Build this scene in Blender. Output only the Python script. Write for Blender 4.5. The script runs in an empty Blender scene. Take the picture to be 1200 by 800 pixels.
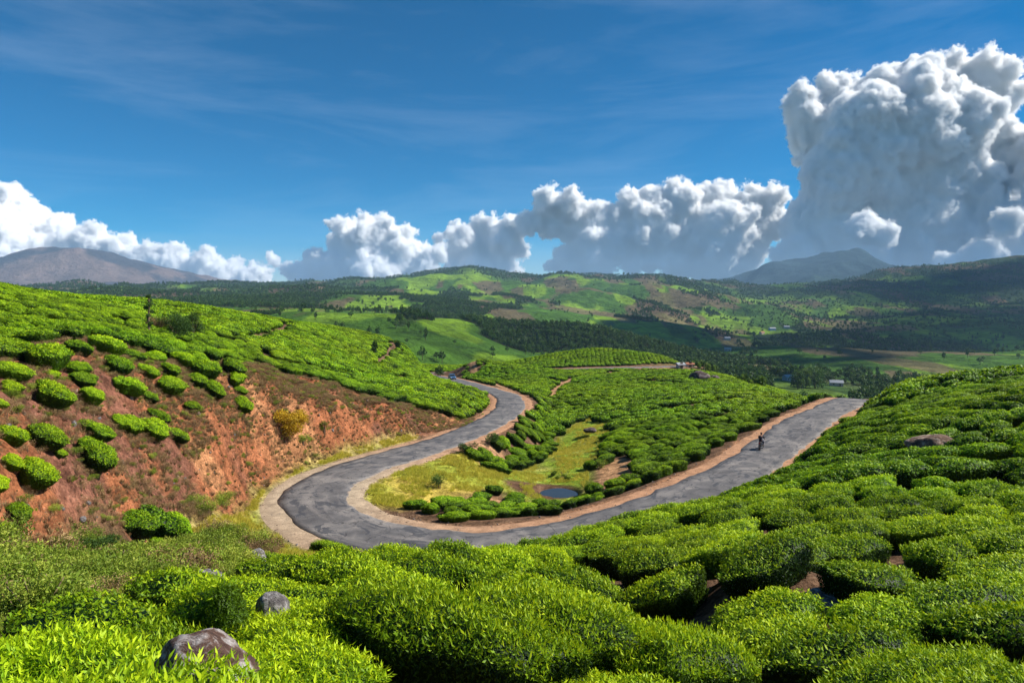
import bpy, bmesh, math, random
import numpy as np
from mathutils import Vector, Matrix, Quaternion

sc = bpy.context.scene
COL = sc.collection
R = math.radians

# ------------------------------------------------------------------ camera, world, sun, exposure
cam_data = bpy.data.cameras.new('camera')
cam = bpy.data.objects.new('camera', cam_data)
COL.objects.link(cam)
cam_data.sensor_width = 36.0
cam_data.lens = 24.0                      # 800 px focal length on a 1200 px wide picture
cam_data.shift_y = -55.0 / 1200.0
cam_data.clip_start = 0.2
cam_data.clip_end = 60000
cam.location = (0, 0, 0)
cam.rotation_euler = (R(90), 0, 0)
sc.camera = cam

SUN_EL, SUN_AZ = R(41), R(5)             # azimuth measured from +X towards +Y
sun_dir = Vector((math.cos(SUN_EL) * math.cos(SUN_AZ), math.cos(SUN_EL) * math.sin(SUN_AZ), math.sin(SUN_EL)))
world = bpy.data.worlds.new('World')
sc.world = world
world.use_nodes = True
wn, wl = world.node_tree.nodes, world.node_tree.links
wn.clear()
w_out = wn.new('ShaderNodeOutputWorld')
w_bg = wn.new('ShaderNodeBackground')
w_bg.inputs['Strength'].default_value = 0.15
w_sky = wn.new('ShaderNodeTexSky')
w_sky.sky_type = 'NISHITA'
w_sky.sun_disc = False
w_sky.sun_elevation = SUN_EL
w_sky.sun_rotation = math.atan2(sun_dir.x, sun_dir.y)
w_sky.altitude = 3500
w_sky.air_density = 1.0
w_sky.dust_density = 0.1
w_sky.ozone_density = 2.2
w_hsv = wn.new('ShaderNodeHueSaturation')
w_hsv.inputs['Hue'].default_value = 0.494
w_hsv.inputs['Saturation'].default_value = 1.85
w_hsv.inputs['Value'].default_value = 0.485
wl.new(w_sky.outputs[0], w_hsv.inputs['Color'])
# thin cirrus streaks over the whole sky
w_tc = wn.new('ShaderNodeTexCoord')
w_map = wn.new('ShaderNodeMapping')
w_map.inputs['Rotation'].default_value = (0.0, R(-16), 0.0)
w_map.inputs['Scale'].default_value = (1.3, 1.3, 7.5)
wl.new(w_tc.outputs['Generated'], w_map.inputs['Vector'])
w_n1 = wn.new('ShaderNodeTexNoise')
w_n1.inputs['Scale'].default_value = 1.5
w_n1.inputs['Detail'].default_value = 9
w_n1.inputs['Roughness'].default_value = 0.62
w_n1.inputs['Distortion'].default_value = 0.55
wl.new(w_map.outputs[0], w_n1.inputs['Vector'])
w_r1 = wn.new('ShaderNodeMapRange')
w_r1.inputs['From Min'].default_value = 0.47
w_r1.inputs['From Max'].default_value = 0.80
w_r1.inputs['To Max'].default_value = 0.11
wl.new(w_n1.outputs['Fac'], w_r1.inputs['Value'])
w_mix = wn.new('ShaderNodeMix')
w_mix.data_type = 'RGBA'
wl.new(w_r1.outputs[0], w_mix.inputs[0])
wl.new(w_hsv.outputs[0], w_mix.inputs[6])
w_mix.inputs[7].default_value = (4.6, 5.2, 6.0, 1)
wl.new(w_mix.outputs[2], w_bg.inputs['Color'])
wl.new(w_bg.outputs[0], w_out.inputs['Surface'])

sun_data = bpy.data.lights.new('sun', 'SUN')
sun_data.energy = 5.0
sun_data.angle = R(0.5)
sun_data.color = (1.0, 0.95, 0.86)
sun = bpy.data.objects.new('sun', sun_data)
COL.objects.link(sun)
sun.rotation_euler = sun_dir.to_track_quat('Z', 'Y').to_euler()
sun.location = sun_dir * 100

sc.view_settings.view_transform = 'Standard'
sc.view_settings.look = 'None'
sc.view_settings.exposure = 0.62
sc.view_settings.gamma = 1.0
sc.cycles.max_bounces = 14
sc.cycles.volume_step_rate = 3.0
sc.cycles.diffuse_bounces = 3
sc.cycles.glossy_bounces = 2
sc.cycles.transmission_bounces = 3
sc.cycles.volume_bounces = 14
sc.cycles.transparent_max_bounces = 8

rng = np.random.default_rng(7)
rnd = random.Random(7)

# ------------------------------------------------------------------ small helpers
def tag(o, label=None, cat=None, group=None, kind=None):
    if label: o['label'] = label
    if cat: o['category'] = cat
    if group: o['group'] = group
    if kind: o['kind'] = kind
    return o

def link(o, parent=None):
    COL.objects.link(o)
    if parent is not None: o.parent = parent
    return o

def np_mesh(name, V, F, mats=(), smooth=False, attrs=None, fmat=None):
    """V (n,3); F (m,k) equal-size faces or a list of such arrays."""
    V = np.ascontiguousarray(V, dtype=np.float32)
    Fs = F if isinstance(F, list) else [F]
    Fs = [np.asarray(f, dtype=np.int32) for f in Fs if len(f)]
    me = bpy.data.meshes.new(name)
    me.vertices.add(len(V))
    me.vertices.foreach_set('co', V.ravel())
    idx = np.concatenate([f.ravel() for f in Fs])
    tot = np.concatenate([np.full(len(f), f.shape[1], np.int32) for f in Fs])
    start = np.concatenate([[0], np.cumsum(tot)[:-1]]).astype(np.int32)
    me.loops.add(len(idx)); me.loops.foreach_set('vertex_index', idx)
    me.polygons.add(len(tot)); me.polygons.foreach_set('loop_start', start)
    if smooth: me.polygons.foreach_set('use_smooth', np.ones(len(tot), bool))
    if fmat is not None: me.polygons.foreach_set('material_index', np.asarray(fmat, np.int32))
    for m in mats: me.materials.append(m)
    me.update(calc_edges=True)
    if attrs:
        for k, a in attrs.items():
            a = np.asarray(a, np.float32)
            if a.ndim == 1:
                at = me.attributes.new(k, 'FLOAT', 'POINT'); at.data.foreach_set('value', a)
            elif a.shape[1] == 4:
                at = me.attributes.new(k, 'FLOAT_COLOR', 'POINT'); at.data.foreach_set('color', a.ravel())
            else:
                at = me.attributes.new(k, 'FLOAT_VECTOR', 'POINT'); at.data.foreach_set('vector', a.ravel())
    return me

class MB:
    """collects primitive pieces into one mesh"""
    def __init__(s): s.bm = bmesh.new()
    def box(s, c, size, rot=None, bevel=0.0):
        r = bmesh.ops.create_cube(s.bm, size=1.0)
        vs = r['verts']
        M = Matrix.Translation(Vector(c)) @ (rot.to_4x4() if rot else Matrix.Identity(4)) @ Matrix.Diagonal((*size, 1))
        bmesh.ops.transform(s.bm, matrix=M, verts=vs)
        if bevel:
            es = list({e for v in vs for e in v.link_edges})
            bmesh.ops.bevel(s.bm, geom=es, offset=bevel, segments=1, affect='EDGES')
        return s
    def tube(s, pts, radii, n=8, cap=True):
        pts = [Vector(p) for p in pts]
        if not hasattr(radii, '__len__'): radii = [radii] * len(pts)
        rings = []
        for i, p in enumerate(pts):
            d = (pts[min(i + 1, len(pts) - 1)] - pts[max(i - 1, 0)])
            d = d.normalized() if d.length > 1e-9 else Vector((0, 0, 1))
            a = d.cross(Vector((0, 0, 1)) if abs(d.z) < 0.9 else Vector((1, 0, 0))).normalized()
            b = d.cross(a)
            rings.append([s.bm.verts.new(p + (a * math.cos(t) + b * math.sin(t)) * radii[i]) for t in [2 * math.pi * k / n for k in range(n)]])
        for A, B in zip(rings, rings[1:]):
            for k in range(n):
                s.bm.faces.new((A[k], A[(k + 1) % n], B[(k + 1) % n], B[k]))
        if cap:
            s.bm.faces.new(rings[0][::-1]); s.bm.faces.new(rings[-1])
        return s
    def ball(s, c, r, sub=2, sc_=(1, 1, 1), rot=None):
        rr = bmesh.ops.create_icosphere(s.bm, subdivisions=sub, radius=r)
        M = Matrix.Translation(Vector(c)) @ (rot.to_4x4() if rot else Matrix.Identity(4)) @ Matrix.Diagonal((*sc_, 1))
        bmesh.ops.transform(s.bm, matrix=M, verts=rr['verts'])
        return s
    def torus(s, c, R_, r_, n=20, m=8, axis='Y'):
        rings = []
        for i in range(n):
            t = 2 * math.pi * i / n
            ring = []
            for j in range(m):
                u = 2 * math.pi * j / m
                rad = R_ + r_ * math.cos(u)
                p = Vector((rad * math.cos(t), r_ * math.sin(u), rad * math.sin(t)))
                ring.append(s.bm.verts.new(p + Vector(c)))
            rings.append(ring)
        for i in range(n):
            A, B = rings[i], rings[(i + 1) % n]
            for j in range(m): s.bm.faces.new((A[j], A[(j + 1) % m], B[(j + 1) % m], B[j]))
        return s
    def poly(s, pts):
        s.bm.faces.new([s.bm.verts.new(Vector(p)) for p in pts]); return s
    def prism(s, prof, y0, y1):
        """profile in xz extruded along y"""
        A = [s.bm.verts.new((x, y0, z)) for x, z in prof]; B = [s.bm.verts.new((x, y1, z)) for x, z in prof]
        n = len(prof)
        s.bm.faces.new(A); s.bm.faces.new(B[::-1])
        for k in range(n): s.bm.faces.new((A[k], B[k], B[(k + 1) % n], A[(k + 1) % n]))
        return s
    def build(s, name, mat, parent=None, smooth=False, bevel=0):
        bmesh.ops.recalc_face_normals(s.bm, faces=s.bm.faces)
        me = bpy.data.meshes.new(name)
        s.bm.to_mesh(me); s.bm.free()
        if smooth:
            for p in me.polygons: p.use_smooth = True
        if mat: me.materials.append(mat)
        o = bpy.data.objects.new(name, me)
        if bevel:
            m = o.modifiers.new('bevel', 'BEVEL'); m.width = bevel; m.segments = 2; m.limit_method = 'ANGLE'
        return link(o, parent)

def empty(name, loc=(0, 0, 0), rz=0.0):
    o = bpy.data.objects.new(name, None)
    o.empty_display_size = 0.3
    o.location = loc; o.rotation_euler = (0, 0, rz)
    return link(o)

# ------------------------------------------------------------------ noise
def _hash(ix, iy, seed):
    h = (ix.astype(np.int64) * 374761393 + iy.astype(np.int64) * 668265263 + seed * 974711) & 0x7fffffff
    h = ((h ^ (h >> 13)) * 1274126177) & 0x7fffffff
    h = h ^ (h >> 16)
    return (h & 0xffff) / 65535.0
def vnoise(x, y, seed=0):
    ix, iy = np.floor(x), np.floor(y)
    fx, fy = x - ix, y - iy
    fx = fx * fx * fx * (fx * (fx * 6 - 15) + 10); fy = fy * fy * fy * (fy * (fy * 6 - 15) + 10)
    a, b = _hash(ix, iy, seed), _hash(ix + 1, iy, seed)
    c, d = _hash(ix, iy + 1, seed), _hash(ix + 1, iy + 1, seed)
    return (a + (b - a) * fx) * (1 - fy) + (c + (d - c) * fx) * fy
def fbm(x, y, seed=0, oct=4, gain=0.5):
    s = 0; a = 1; t = 0
    for o in range(oct):
        s = s + a * vnoise(x * 2 ** o + o * 17.3, y * 2 ** o - o * 9.1, seed + o); t += a; a *= gain
    return s / t * 2 - 1          # -1..1
def sstep(a, b, x):
    t = np.clip((x - a) / (b - a), 0, 1); return t * t * (3 - 2 * t)

# ------------------------------------------------------------------ terrain: a height field through surveyed points
F_PX, CX, HY = 800.0, 600.0, 345.0
def P(px, py, d):                         # bearing, slope and distance of a surveyed point -> world
    return ((px - CX) / F_PX * d, d, -(py - HY) / F_PX * d)

TEA = 0.75
# (px, py, distance, is_canopy)
CTRL = [
 # foreground shelf and near tea mass
 (-300,900,3.5,1),(0,800,4.0,1),(100,800,4.0,1),(300,800,4.3,1),(450,800,4.6,1),(600,800,5.2,1),(750,800,6.2,1),(870,800,7.2,1),
 (0,765,7,1),(100,735,8.5,1),(200,705,10,1),(300,675,13,1),(250,690,11,1),(400,700,9,1),(550,700,9.5,1),(700,720,10.5,1),(800,745,10,1),
 (450,648,16.5,1),(540,634,20,1),(600,637,20,1),(650,650,18.5,1),(370,668,14,1),(500,665,14,1),(600,665,15,1),
 # gap between the two near masses
 (675,670,27,0),(735,724,17.5,0),(820,778,13,0),(905,835,10,0),(1000,900,8,0),
 # right hillside
 (700,640,26,1),(760,603,32,1),(800,640,21,1),(850,588,36,1),(905,556,44,1),(932,525,58,1),(968,493,72,1),(1010,466,92,1),
 (900,650,17.5,1),(850,680,16.5,1),(1000,700,13,1),(950,735,12,1),(1000,650,17.5,1),(1000,600,24,1),(1000,550,33,1),(1000,500,52,1),
 (1100,750,10,1),(1200,800,7.5,1),(1400,800,7,1),(1100,800,8,1),(1100,650,17,1),(1100,600,23,1),(1100,550,31,1),(1100,500,43,1),(1050,480,60,1),
 (1200,700,12,1),(1200,600,21,1),(1200,550,29,1),(1200,500,38,1),(1200,460,48,1),(1300,600,19,1),(1300,500,33,1),(1400,450,40,1),(1500,600,17,1),(1500,420,45,1),
 (1040,457,90,1),(1080,445,86,1),(1130,437,80,1),(1200,433,72,1),(1300,425,68,1),
 (1010,500,125,0),(1060,500,125,0),(1130,500,120,0),(1200,500,115,0),(1350,500,115,0),(1000,520,190,0),(1200,530,190,0),(1400,530,190,0),
 # road level
 (998,468,90,0),(948,493,73,0),(912,520,62,0),(870,550,52.5,0),(800,584,45,0),(700,618,39.5,0),(600,636,37,0),(520,638,37,0),(430,626,38.4,0),
 (380,606,41.5,0),(369,583,45.5,0),(383,566,49,0),(425,546,54.5,0),(480,530,61,0),(530,514,69,0),(570,497,80,0),(594,482,96,0),(598,470,108,0),(590,461,122,0),(560,453,150,0),(530,444,188,0),
 (490,437.5,215,0),(540,436.5,222,0),(600,435,228,0),(700,431.5,236,0),(760,430,242,0),(800,429,250,0),
 (340,650,32,0),(300,670,25,0),
 # bend verge and bottom of the cut bank
 (300,600,41,0),(320,640,35,0),(310,572,44.5,0),(350,548,51,0),(400,530,57,0),(450,516,62.5,0),(500,505,69,0),(545,495,78,0),(568,480,92,0),
 # bank face and top
 (300,530,48,0),(350,500,55,0),(400,480,62,0),(470,485,69,0),(520,489,76,0),
 (300,445,56,0),(340,452,60,0),(400,460,68,1),(470,472,76,1),(520,478,80,1),(560,478,90,1),(575,466,100,1),
 (440,455,80,1),(500,455,95,1),(550,455,105,1),(575,452,125,1),(520,445,150,1),(450,440,120,1),
 # eroded slope on the left
 (300,430,62,1),(250,430,52,0),(200,430,47,0),(150,430,42,0),(100,430,38,0),(50,430,34,0),(0,430,31,0),(-100,430,27,0),
 (250,470,47,0),(200,470,43,0),(150,470,38.5,0),(100,470,34,0),(50,470,30,0),(0,470,27,0),
 (250,520,43,0),(200,520,38.5,0),(150,520,34,0),(100,520,30,0),(50,520,26,0),(0,520,23.5,0),(-100,520,20,0),
 (250,580,40,0),(200,580,35,0),(150,580,30,0),(100,580,26.5,0),(50,580,23.5,0),(0,580,21,0),
 (150,625,29,0),(100,640,25,0),(50,650,21.5,0),(0,655,19,0),(200,622,33,0),(-100,660,16,0),
 # scrub gully
 (0,700,15,0),(100,680,19,0),(200,655,24,0),(270,645,28,0),(0,748,10.5,0),(100,712,13,0),(200,690,16,0),(300,680,20,0),(150,670,21,0),(-100,760,9,0),
 # left hill
 (-100,400,30,1),(0,400,37,1),(100,395,42,1),(200,400,54,1),(250,415,58,1),(0,375,44,1),(100,375,54,1),(200,375,72,1),(280,400,74,1),
 (-100,320,50,1),(0,339,56,1),(60,347,66,1),(100,351,80,1),(150,355,92,1),(200,354,104,1),(250,360,122,1),(300,368,138,1),(400,386,165,1),(470,402,185,1),(540,417,205,1),(600,428,218,1),(640,432,222,1),
 (300,385,100,1),(350,400,110,1),(350,430,74,1),(400,430,96,1),(400,410,128,1),(450,415,150,1),(480,430,155,1),(540,428,195,1),
 (-100,345,120,0),(0,372,120,0),(100,380,140,0),(200,385,170,0),(300,398,210,0),(400,415,250,0),(500,430,290,0),(600,440,320,0),
 # inner mound, pond, valley
 (470,580,47.5,0),(500,560,51.5,0),(540,545,56,0),(450,570,49.5,0),(480,598,43.5,0),(540,600,43,0),(600,592,45,1),(640,592,46,1),(560,580,48,1),(700,585,47,1),
 (590,550,62,0),(560,530,68,0),(655,575,55,0),(620,565,58,0),(690,570,56,0),(640,540,68,0),(680,510,84,0),(700,545,64,0),(720,565,55,0),
 # tea slope inside the second curve
 (600,540,68,1),(620,500,88,1),(640,485,100,1),(650,520,80,1),(600,495,84,1),(625,478,108,1),
 # mid tea field
 (750,570,50,1),(800,555,52,1),(850,515,62,1),(900,495,74,1),(950,475,90,1),(750,530,62,1),(800,510,68,1),(850,485,80,1),(750,500,76,1),(700,500,84,1),
 (700,475,108,1),(750,475,100,1),(800,470,98,1),(850,460,108,1),(900,460,112,1),(700,450,152,1),(750,450,146,1),(800,450,135,1),(650,450,165,1),(620,445,175,1),
 (750,438,190,1),(700,438,200,1),(820,434,178,1),(850,440,160,1),(880,450,142,1),(920,459,125,1),(955,466,110,1),
 (870,490,240,0),(920,500,220,0),(960,510,200,0),(840,470,280,0),(800,450,320,0),
 # far knolls just beyond the upper road
 (700,408,268,1),(640,418,262,1),(760,415,272,1),(790,423,270,1),(610,427,255,1),(720,425,250,1),(700,440,330,0),(620,440,330,0),(780,448,340,0),
 (400,435,400,0),(250,420,320,0),(100,400,300,0),(-150,390,300,0),
 # far country
 (-200,372,700,0),(0,372,700,0),(150,374,700,0),(290,374,620,0),(340,366,640,0),(400,369,640,0),(470,372,640,0),(520,387,640,0),(560,405,600,0),(330,392,480,0),(480,405,470,0),(430,390,540,0),(560,430,470,0),
 (590,408,760,0),(640,393,800,0),(700,396,800,0),(750,406,780,0),(640,425,600,0),(700,425,560,0),(760,430,560,0),(830,440,560,0),
 (560,388,760,0),(520,375,850,0),(600,384,900,0),(470,382,760,0),
 (850,428,850,0),(900,402,1050,0),(950,404,1000,0),(990,403,1000,0),(1050,408,1000,0),(1100,412,960,0),(1200,416,900,0),(1400,415,900,0),
 (930,440,660,0),(1000,440,640,0),(1100,448,600,0),(1200,452,560,0),(870,443,600,0),
 (950,415,1300,0),(1050,417,1300,0),(1200,420,1300,0),(880,412,1250,0),
 (470,366,1050,0),(600,372,1200,0),(700,385,1250,0),(800,403,1200,0),(350,360,1000,0),(200,360,1200,0),(0,358,1200,0),
 (880,390,1500,0),(930,388,1500,0),(970,396,1500,0),(1050,385,1800,0),(1200,385,1800,0),(860,395,1700,0),(1000,395,1600,0),
 (480,352,1700,0),(600,357,1800,0),(700,365,1800,0),(760,372,1800,0),(820,372,2000,0),(300,350,1800,0),(100,350,1800,0),
 (500,340,2500,0),(600,342,2500,0),(700,348,2500,0),(800,350,2500,0),(900,360,2600,0),(1000,362,2500,0),(1100,360,2500,0),(1200,360,2500,0),(1400,350,2500,0),
 (300,341,3000,0),(100,342,3000,0),(-100,342,3000,0),
 (0,340,4000,0),(100,339.5,4000,0),(150,337.5,4000,0),(200,340,4000,0),(300,339.5,3800,0),(350,336,3800,0),(400,337,3700,0),(450,325,3500,0),(500,321,3500,0),(560,318,3500,0),(590,319,3500,0),(620,324,3500,0),(650,328,3500,0),
 (700,327,3500,0),(760,328,3500,0),(800,330,3500,0),(830,334,3600,0),(880,336,3800,0),(940,335,3900,0),(1000,329,4000,0),(1060,319,4100,0),(1130,313,4200,0),(1200,302,4300,0),(1400,290,4300,0),
 (0,345,4800,0),(300,347,5500,0),(600,347,5200,0),(900,347,5500,0),(1200,340,5800,0),(-300,345,4800,0),(1500,335,6000,0),
 (-300,312,6300,0),(-60,313,6300,0),(-20,312,6300,0),(0,309,6300,0),(28,303,6300,0),(46,308,6300,0),(75,300,6300,0),(100,306,6300,0),(130,315,6300,0),(165,325,6300,0),(205,339,6300,0),(240,341,6300,0),(300,341,7500,0),(370,341,9000,0),
 (100,332,5500,0),(0,335,5400,0),(50,324,5800,0),(150,337,5500,0),
 (500,341,9000,0),(700,341,9000,0),(800,340,10000,0),(860,327,11000,0),(878,333,7200,0),(890,319,7200,0),(897,315,7200,0),(915,311,7200,0),(935,311,7200,0),(955,309,7200,0),(975,303,7200,0),(990,299,7200,0),(1002,297,7200,0),(1014,300,7200,0),(1028,310,7200,0),(1046,323,7200,0),(1100,330,7200,0),(1200,335,7200,0),
 (950,330,6200,0),(1000,325,6200,0),
 (0,346,12000,0),(300,345,12000,0),(600,345,12000,0),(900,345,12500,0),(1200,345,12000,0),(1500,345,12000,0),(-300,345,12000,0),
]
ctrl = []
for px, py, d, t in CTRL:
    x, y, z = P(px, py, d)
    if t: z -= TEA if d > 30 else 1.0
    ctrl.append((math.atan2(x, y), math.log(math.hypot(x, y)), z / math.hypot(x, y)))
ctrl = np.array(ctrl)
def _k(r2): return 0.5 * r2 * np.log(r2 + 1e-12)
def _fit(c, lam):
    n = len(c)
    D = (c[:, None, 0] - c[None, :, 0]) ** 2 + (c[:, None, 1] - c[None, :, 1]) ** 2
    K = _k(D) + lam * np.eye(n)
    Pm = np.c_[np.ones(n), c[:, :2]]
    A = np.block([[K, Pm], [Pm.T, np.zeros((3, 3))]])
    return np.linalg.solve(A, np.r_[c[:, 2], 0, 0, 0])
W = _fit(ctrl, 3e-5)
def tps(a, r):
    out = np.empty(len(a))
    for i in range(0, len(a), 20000):
        s = slice(i, i + 20000)
        D = (a[s, None] - ctrl[None, :, 0]) ** 2 + (r[s, None] - ctrl[None, :, 1]) ** 2
        out[s] = _k(D) @ W[:len(ctrl)] + W[-3] + W[-2] * a[s] + W[-1] * r[s]
    return out

# ---- road centre lines (px, py, distance)
ROAD = [(1016,470,108),(1006,467.5,98),(998,468,90),(976,479,81),(948,493,73),(912,520,62),(870,550,52.5),(800,584,45.2),(700,618,39.6),(600,636,37.2),(520,638,37),(430,625,38.6),
        (385,606,41.5),(368,584,45.3),(383,565,49.3),(425,546,54.5),(480,530,61),(530,514,69),(570,497,80),(594,482,95),(599,471,107),(590,462,121),(563,453.5,150),(530,444.5,188),
        (505,440,208),(490,438,216),(505,437.3,222),(540,436.5,225),(600,435,230),(700,431.5,237),(760,430,243),(800,429,250),(820,429.5,258)]
def catmull(Pts, step):
    Pts = np.array(Pts, float)
    Q = np.vstack([2 * Pts[0] - Pts[1], Pts, 2 * Pts[-1] - Pts[-2]])
    out = []
    for i in range(1, len(Q) - 2):
        n = max(2, int(np.linalg.norm(Q[i + 1] - Q[i]) / step))
        for k in range(n):
            t = k / n
            out.append(0.5 * ((2 * Q[i]) + (-Q[i - 1] + Q[i + 1]) * t + (2 * Q[i - 1] - 5 * Q[i] + 4 * Q[i + 1] - Q[i + 2]) * t * t + (-Q[i - 1] + 3 * Q[i] - 3 * Q[i + 1] + Q[i + 2]) * t ** 3))
    out.append(Pts[-1])
    return np.array(out)
def resample(C, step):
    s = np.r_[0, np.cumsum(np.linalg.norm(np.diff(C[:, :2], axis=0), axis=1))]
    t = np.arange(0, s[-1], step)
    return np.c_[[np.interp(t, s, C[:, k]) for k in range(3)]].T
road_c = resample(catmull([P(*p) for p in ROAD], 0.5), 0.6)
# smooth the height profile a little
zz = road_c[:, 2].copy()
for _ in range(40): zz[1:-1] = (zz[:-2] + zz[1:-1] * 2 + zz[2:]) / 4
road_c[:, 2] = zz
ROAD_HW = 2.2
def near_line(x, y, C):
    """distance, height, signed side and arc index of the nearest line point"""
    d = np.empty(len(x)); z = np.empty(len(x)); sd = np.empty(len(x)); ii = np.empty(len(x), int)
    tx = np.gradient(C[:, 0]); ty = np.gradient(C[:, 1])
    for i in range(0, len(x), 20000):
        s = slice(i, i + 20000)
        D = (x[s, None] - C[None, :, 0]) ** 2 + (y[s, None] - C[None, :, 1]) ** 2
        j = D.argmin(1)
        d[s] = np.sqrt(D[np.arange(len(j)), j]); z[s] = C[j, 2]; ii[s] = j
        sd[s] = np.sign((x[s] - C[j, 0]) * ty[j] - (y[s] - C[j, 1]) * tx[j])
    return d, z, sd, ii

POND = np.array(P(655, 576, 55))
BANK_POLY_XY = None
ROCK_BUMPS = []
def height(x, y, detail=True):
    x = np.asarray(x, float).ravel(); y = np.asarray(y, float).ravel()
    Rr = np.hypot(x, y)
    a = np.clip(np.arctan2(x, y), -1.0, 1.0)
    back = sstep(1.0, 2.2, np.abs(np.arctan2(x, y)))
    rr = np.maximum(Rr, 3.2)
    h = tps(a, np.log(np.minimum(rr, 13000))) * rr
    h = np.where(Rr < 3.2, h * (Rr / 3.2) + (-2.35) * (1 - Rr / 3.2), h)
    h = h * (1 - back) + back * np.where(Rr < 60, -1.6, -1.6 - 0 * Rr)
    # far relief
    far = sstep(330, 650, Rr)
    h = h + far * (0.017 * np.minimum(Rr, 2400)) * fbm(x / 300, y / 380, 5, 6, 0.46) + sstep(1200, 2500, Rr) * 30 * (0.6 - np.abs(fbm(x / 520, y / 800, 9, 5)) * 2)
    h = h + sstep(5300, 6200, Rr) * (1 - sstep(10500, 12000, Rr)) * 90 * (0.5 - np.abs(fbm(x / 900, y / 900, 19, 5)))
    for bx, by, ba, bw in ((3600, 7200, 30, 260), (3480, 7200, 18, 500), (-4504, 6300, 40, 420), (-4130, 6300, 45, 380), (2650, 7200, 22, 350)):
        h = h + ba * np.exp(-((x - bx) ** 2 + ((y - by) * .6) ** 2) / bw ** 2)
    m = Rr < 420
    if m.any():
        xm, ym = x[m], y[m]
        hm = h[m] + 0.10 * fbm(xm / 3.5, ym / 3.5, 31, 3) * sstep(8, 20, Rr[m])
        if BANK_POLY_XY is not None:
            b = soft_in(BANK_POLY_XY, xm, ym, 1.5)
            hm = hm + b * (0.9 * fbm(xm / 2.4, ym / 5.5, 41, 4) + 0.22 * (0.5 - np.abs(fbm(xm / 0.9, ym / 1.4, 43, 3))) * 2)
        d, z, sd, ii = near_line(xm, ym, road_c)
        t = sstep(ROAD_HW + 1.1, ROAD_HW + 4.2 + 7 * sstep(290, 330, ii.astype(float)), d)
        hm = (z - 0.07) * (1 - t) + hm * t
        pd = np.hypot((xm - POND[0]) / 1.5, (ym - POND[1]) / 2.0)
        pd = pd * (1 + 0.12 * fbm(xm / 1.5, ym / 1.5, 3, 2))
        hm = hm - 0.75 * (1 - sstep(0.75, 1.35, pd)) * (d > 4)
        for bx, by, ba, bw in ROCK_BUMPS: hm = hm + ba * np.exp(-(((xm - bx) ** 2 + (ym - by) ** 2) / bw ** 2) ** 1.5)
        h[m] = hm
    return h

def pip(poly, x, y):
    poly = np.asarray(poly); n = len(poly); inside = np.zeros(len(x), bool)
    j = n - 1
    for i in range(n):
        xi, yi = poly[i]; xj, yj = poly[j]
        c = ((yi > y) != (yj > y)) & (x < (xj - xi) * (y - yi) / (yj - yi + 1e-12) + xi)
        inside ^= c; j = i
    return inside
def soft_in(poly, x, y, w):
    """0..1 coverage with a ragged edge about w metres wide"""
    bx = (x > poly[:, 0].min() - 2 * w) & (x < poly[:, 0].max() + 2 * w) & (y > poly[:, 1].min() - 2 * w) & (y < poly[:, 1].max() + 2 * w)
    out = np.zeros(len(x))
    if bx.any():
        xs, ys = x[bx], y[bx]; acc = 0
        for k in range(8):
            acc = acc + pip(poly, xs + w * math.cos(k * 0.785), ys + w * math.sin(k * 0.785))
        out[bx] = acc / 8
    return out

_RS = np.exp(np.linspace(math.log(2.5), math.log(12500), 1500))
def ground_at(px, py):
    """first place where the sight line through a bearing/slope meets the ground -> x, y, z"""
    Y = _RS
    x = (px - CX) / F_PX * Y; zr = -(py - HY) / F_PX * Y
    h = height(x, Y)
    k = np.argmax(zr < h)
    if k == 0: k = 1
    t = (zr[k - 1] - h[k - 1]) / max(1e-9, (zr[k - 1] - h[k - 1]) - (zr[k] - h[k]))
    yy = Y[k - 1] + (Y[k] - Y[k - 1]) * t
    xx = (px - CX) / F_PX * yy
    return float(xx), float(yy), float(-(py - HY) / F_PX * yy)
def region(pts):
    return np.array([ground_at(px, py)[:2] for px, py in pts])

BANK_POLY_XY = region([(0,418),(60,407),(130,402),(180,418),(240,430),(300,428),(340,440),(400,455),(470,475),(515,487),(555,490),(566,486),(545,500),(500,507),(450,516),(400,530),(350,549),(305,575),(285,600),(235,612),(200,622),(150,632),(60,655),(0,660),(-80,670),(-200,600),(-200,420)])
REG = {
 'gully': region([(-150,760),(0,748),(60,735),(130,708),(200,692),(290,678),(320,662),(325,645),(300,632),(270,622),(235,632),(200,640),(150,632),(60,645),(0,652),(-120,665)]),
 'verge': region([(200,622),(235,612),(285,600),(305,575),(350,549),(400,530),(450,516),(490,509),(490,516),(440,527),(395,541),(350,560),(322,580),(312,600),(322,622),(350,645),(400,662),(340,668),(318,655),(290,640),(235,635)]),
 'mound': region([(420,575),(445,560),(480,548),(510,538),(535,528),(550,535),(575,550),(592,562),(598,573),(570,575),(540,580),(520,590),(480,596),(440,592),(425,586)]),
 'grass': region([(578,552),(600,552),(635,540),(650,520),(668,500),(690,490),(715,500),(712,530),(690,545),(690,575),(690,588),(650,592),(600,585),(590,565)]),
 'patch': region([(697,568),(700,550),(722,535),(748,540),(742,555),(718,572),(716,585),(702,583)]),
 'dirt2': region([(640,466),(646,455),(660,447),(664,450),(656,460),(652,470)]),
 'dirt3': region([(818,510),(830,497),(852,483),(858,486),(842,498),(830,511)]),
 'dirt4': region([(560,590),(566,584),(588,583),(586,592),(570,596)]),
}
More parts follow.
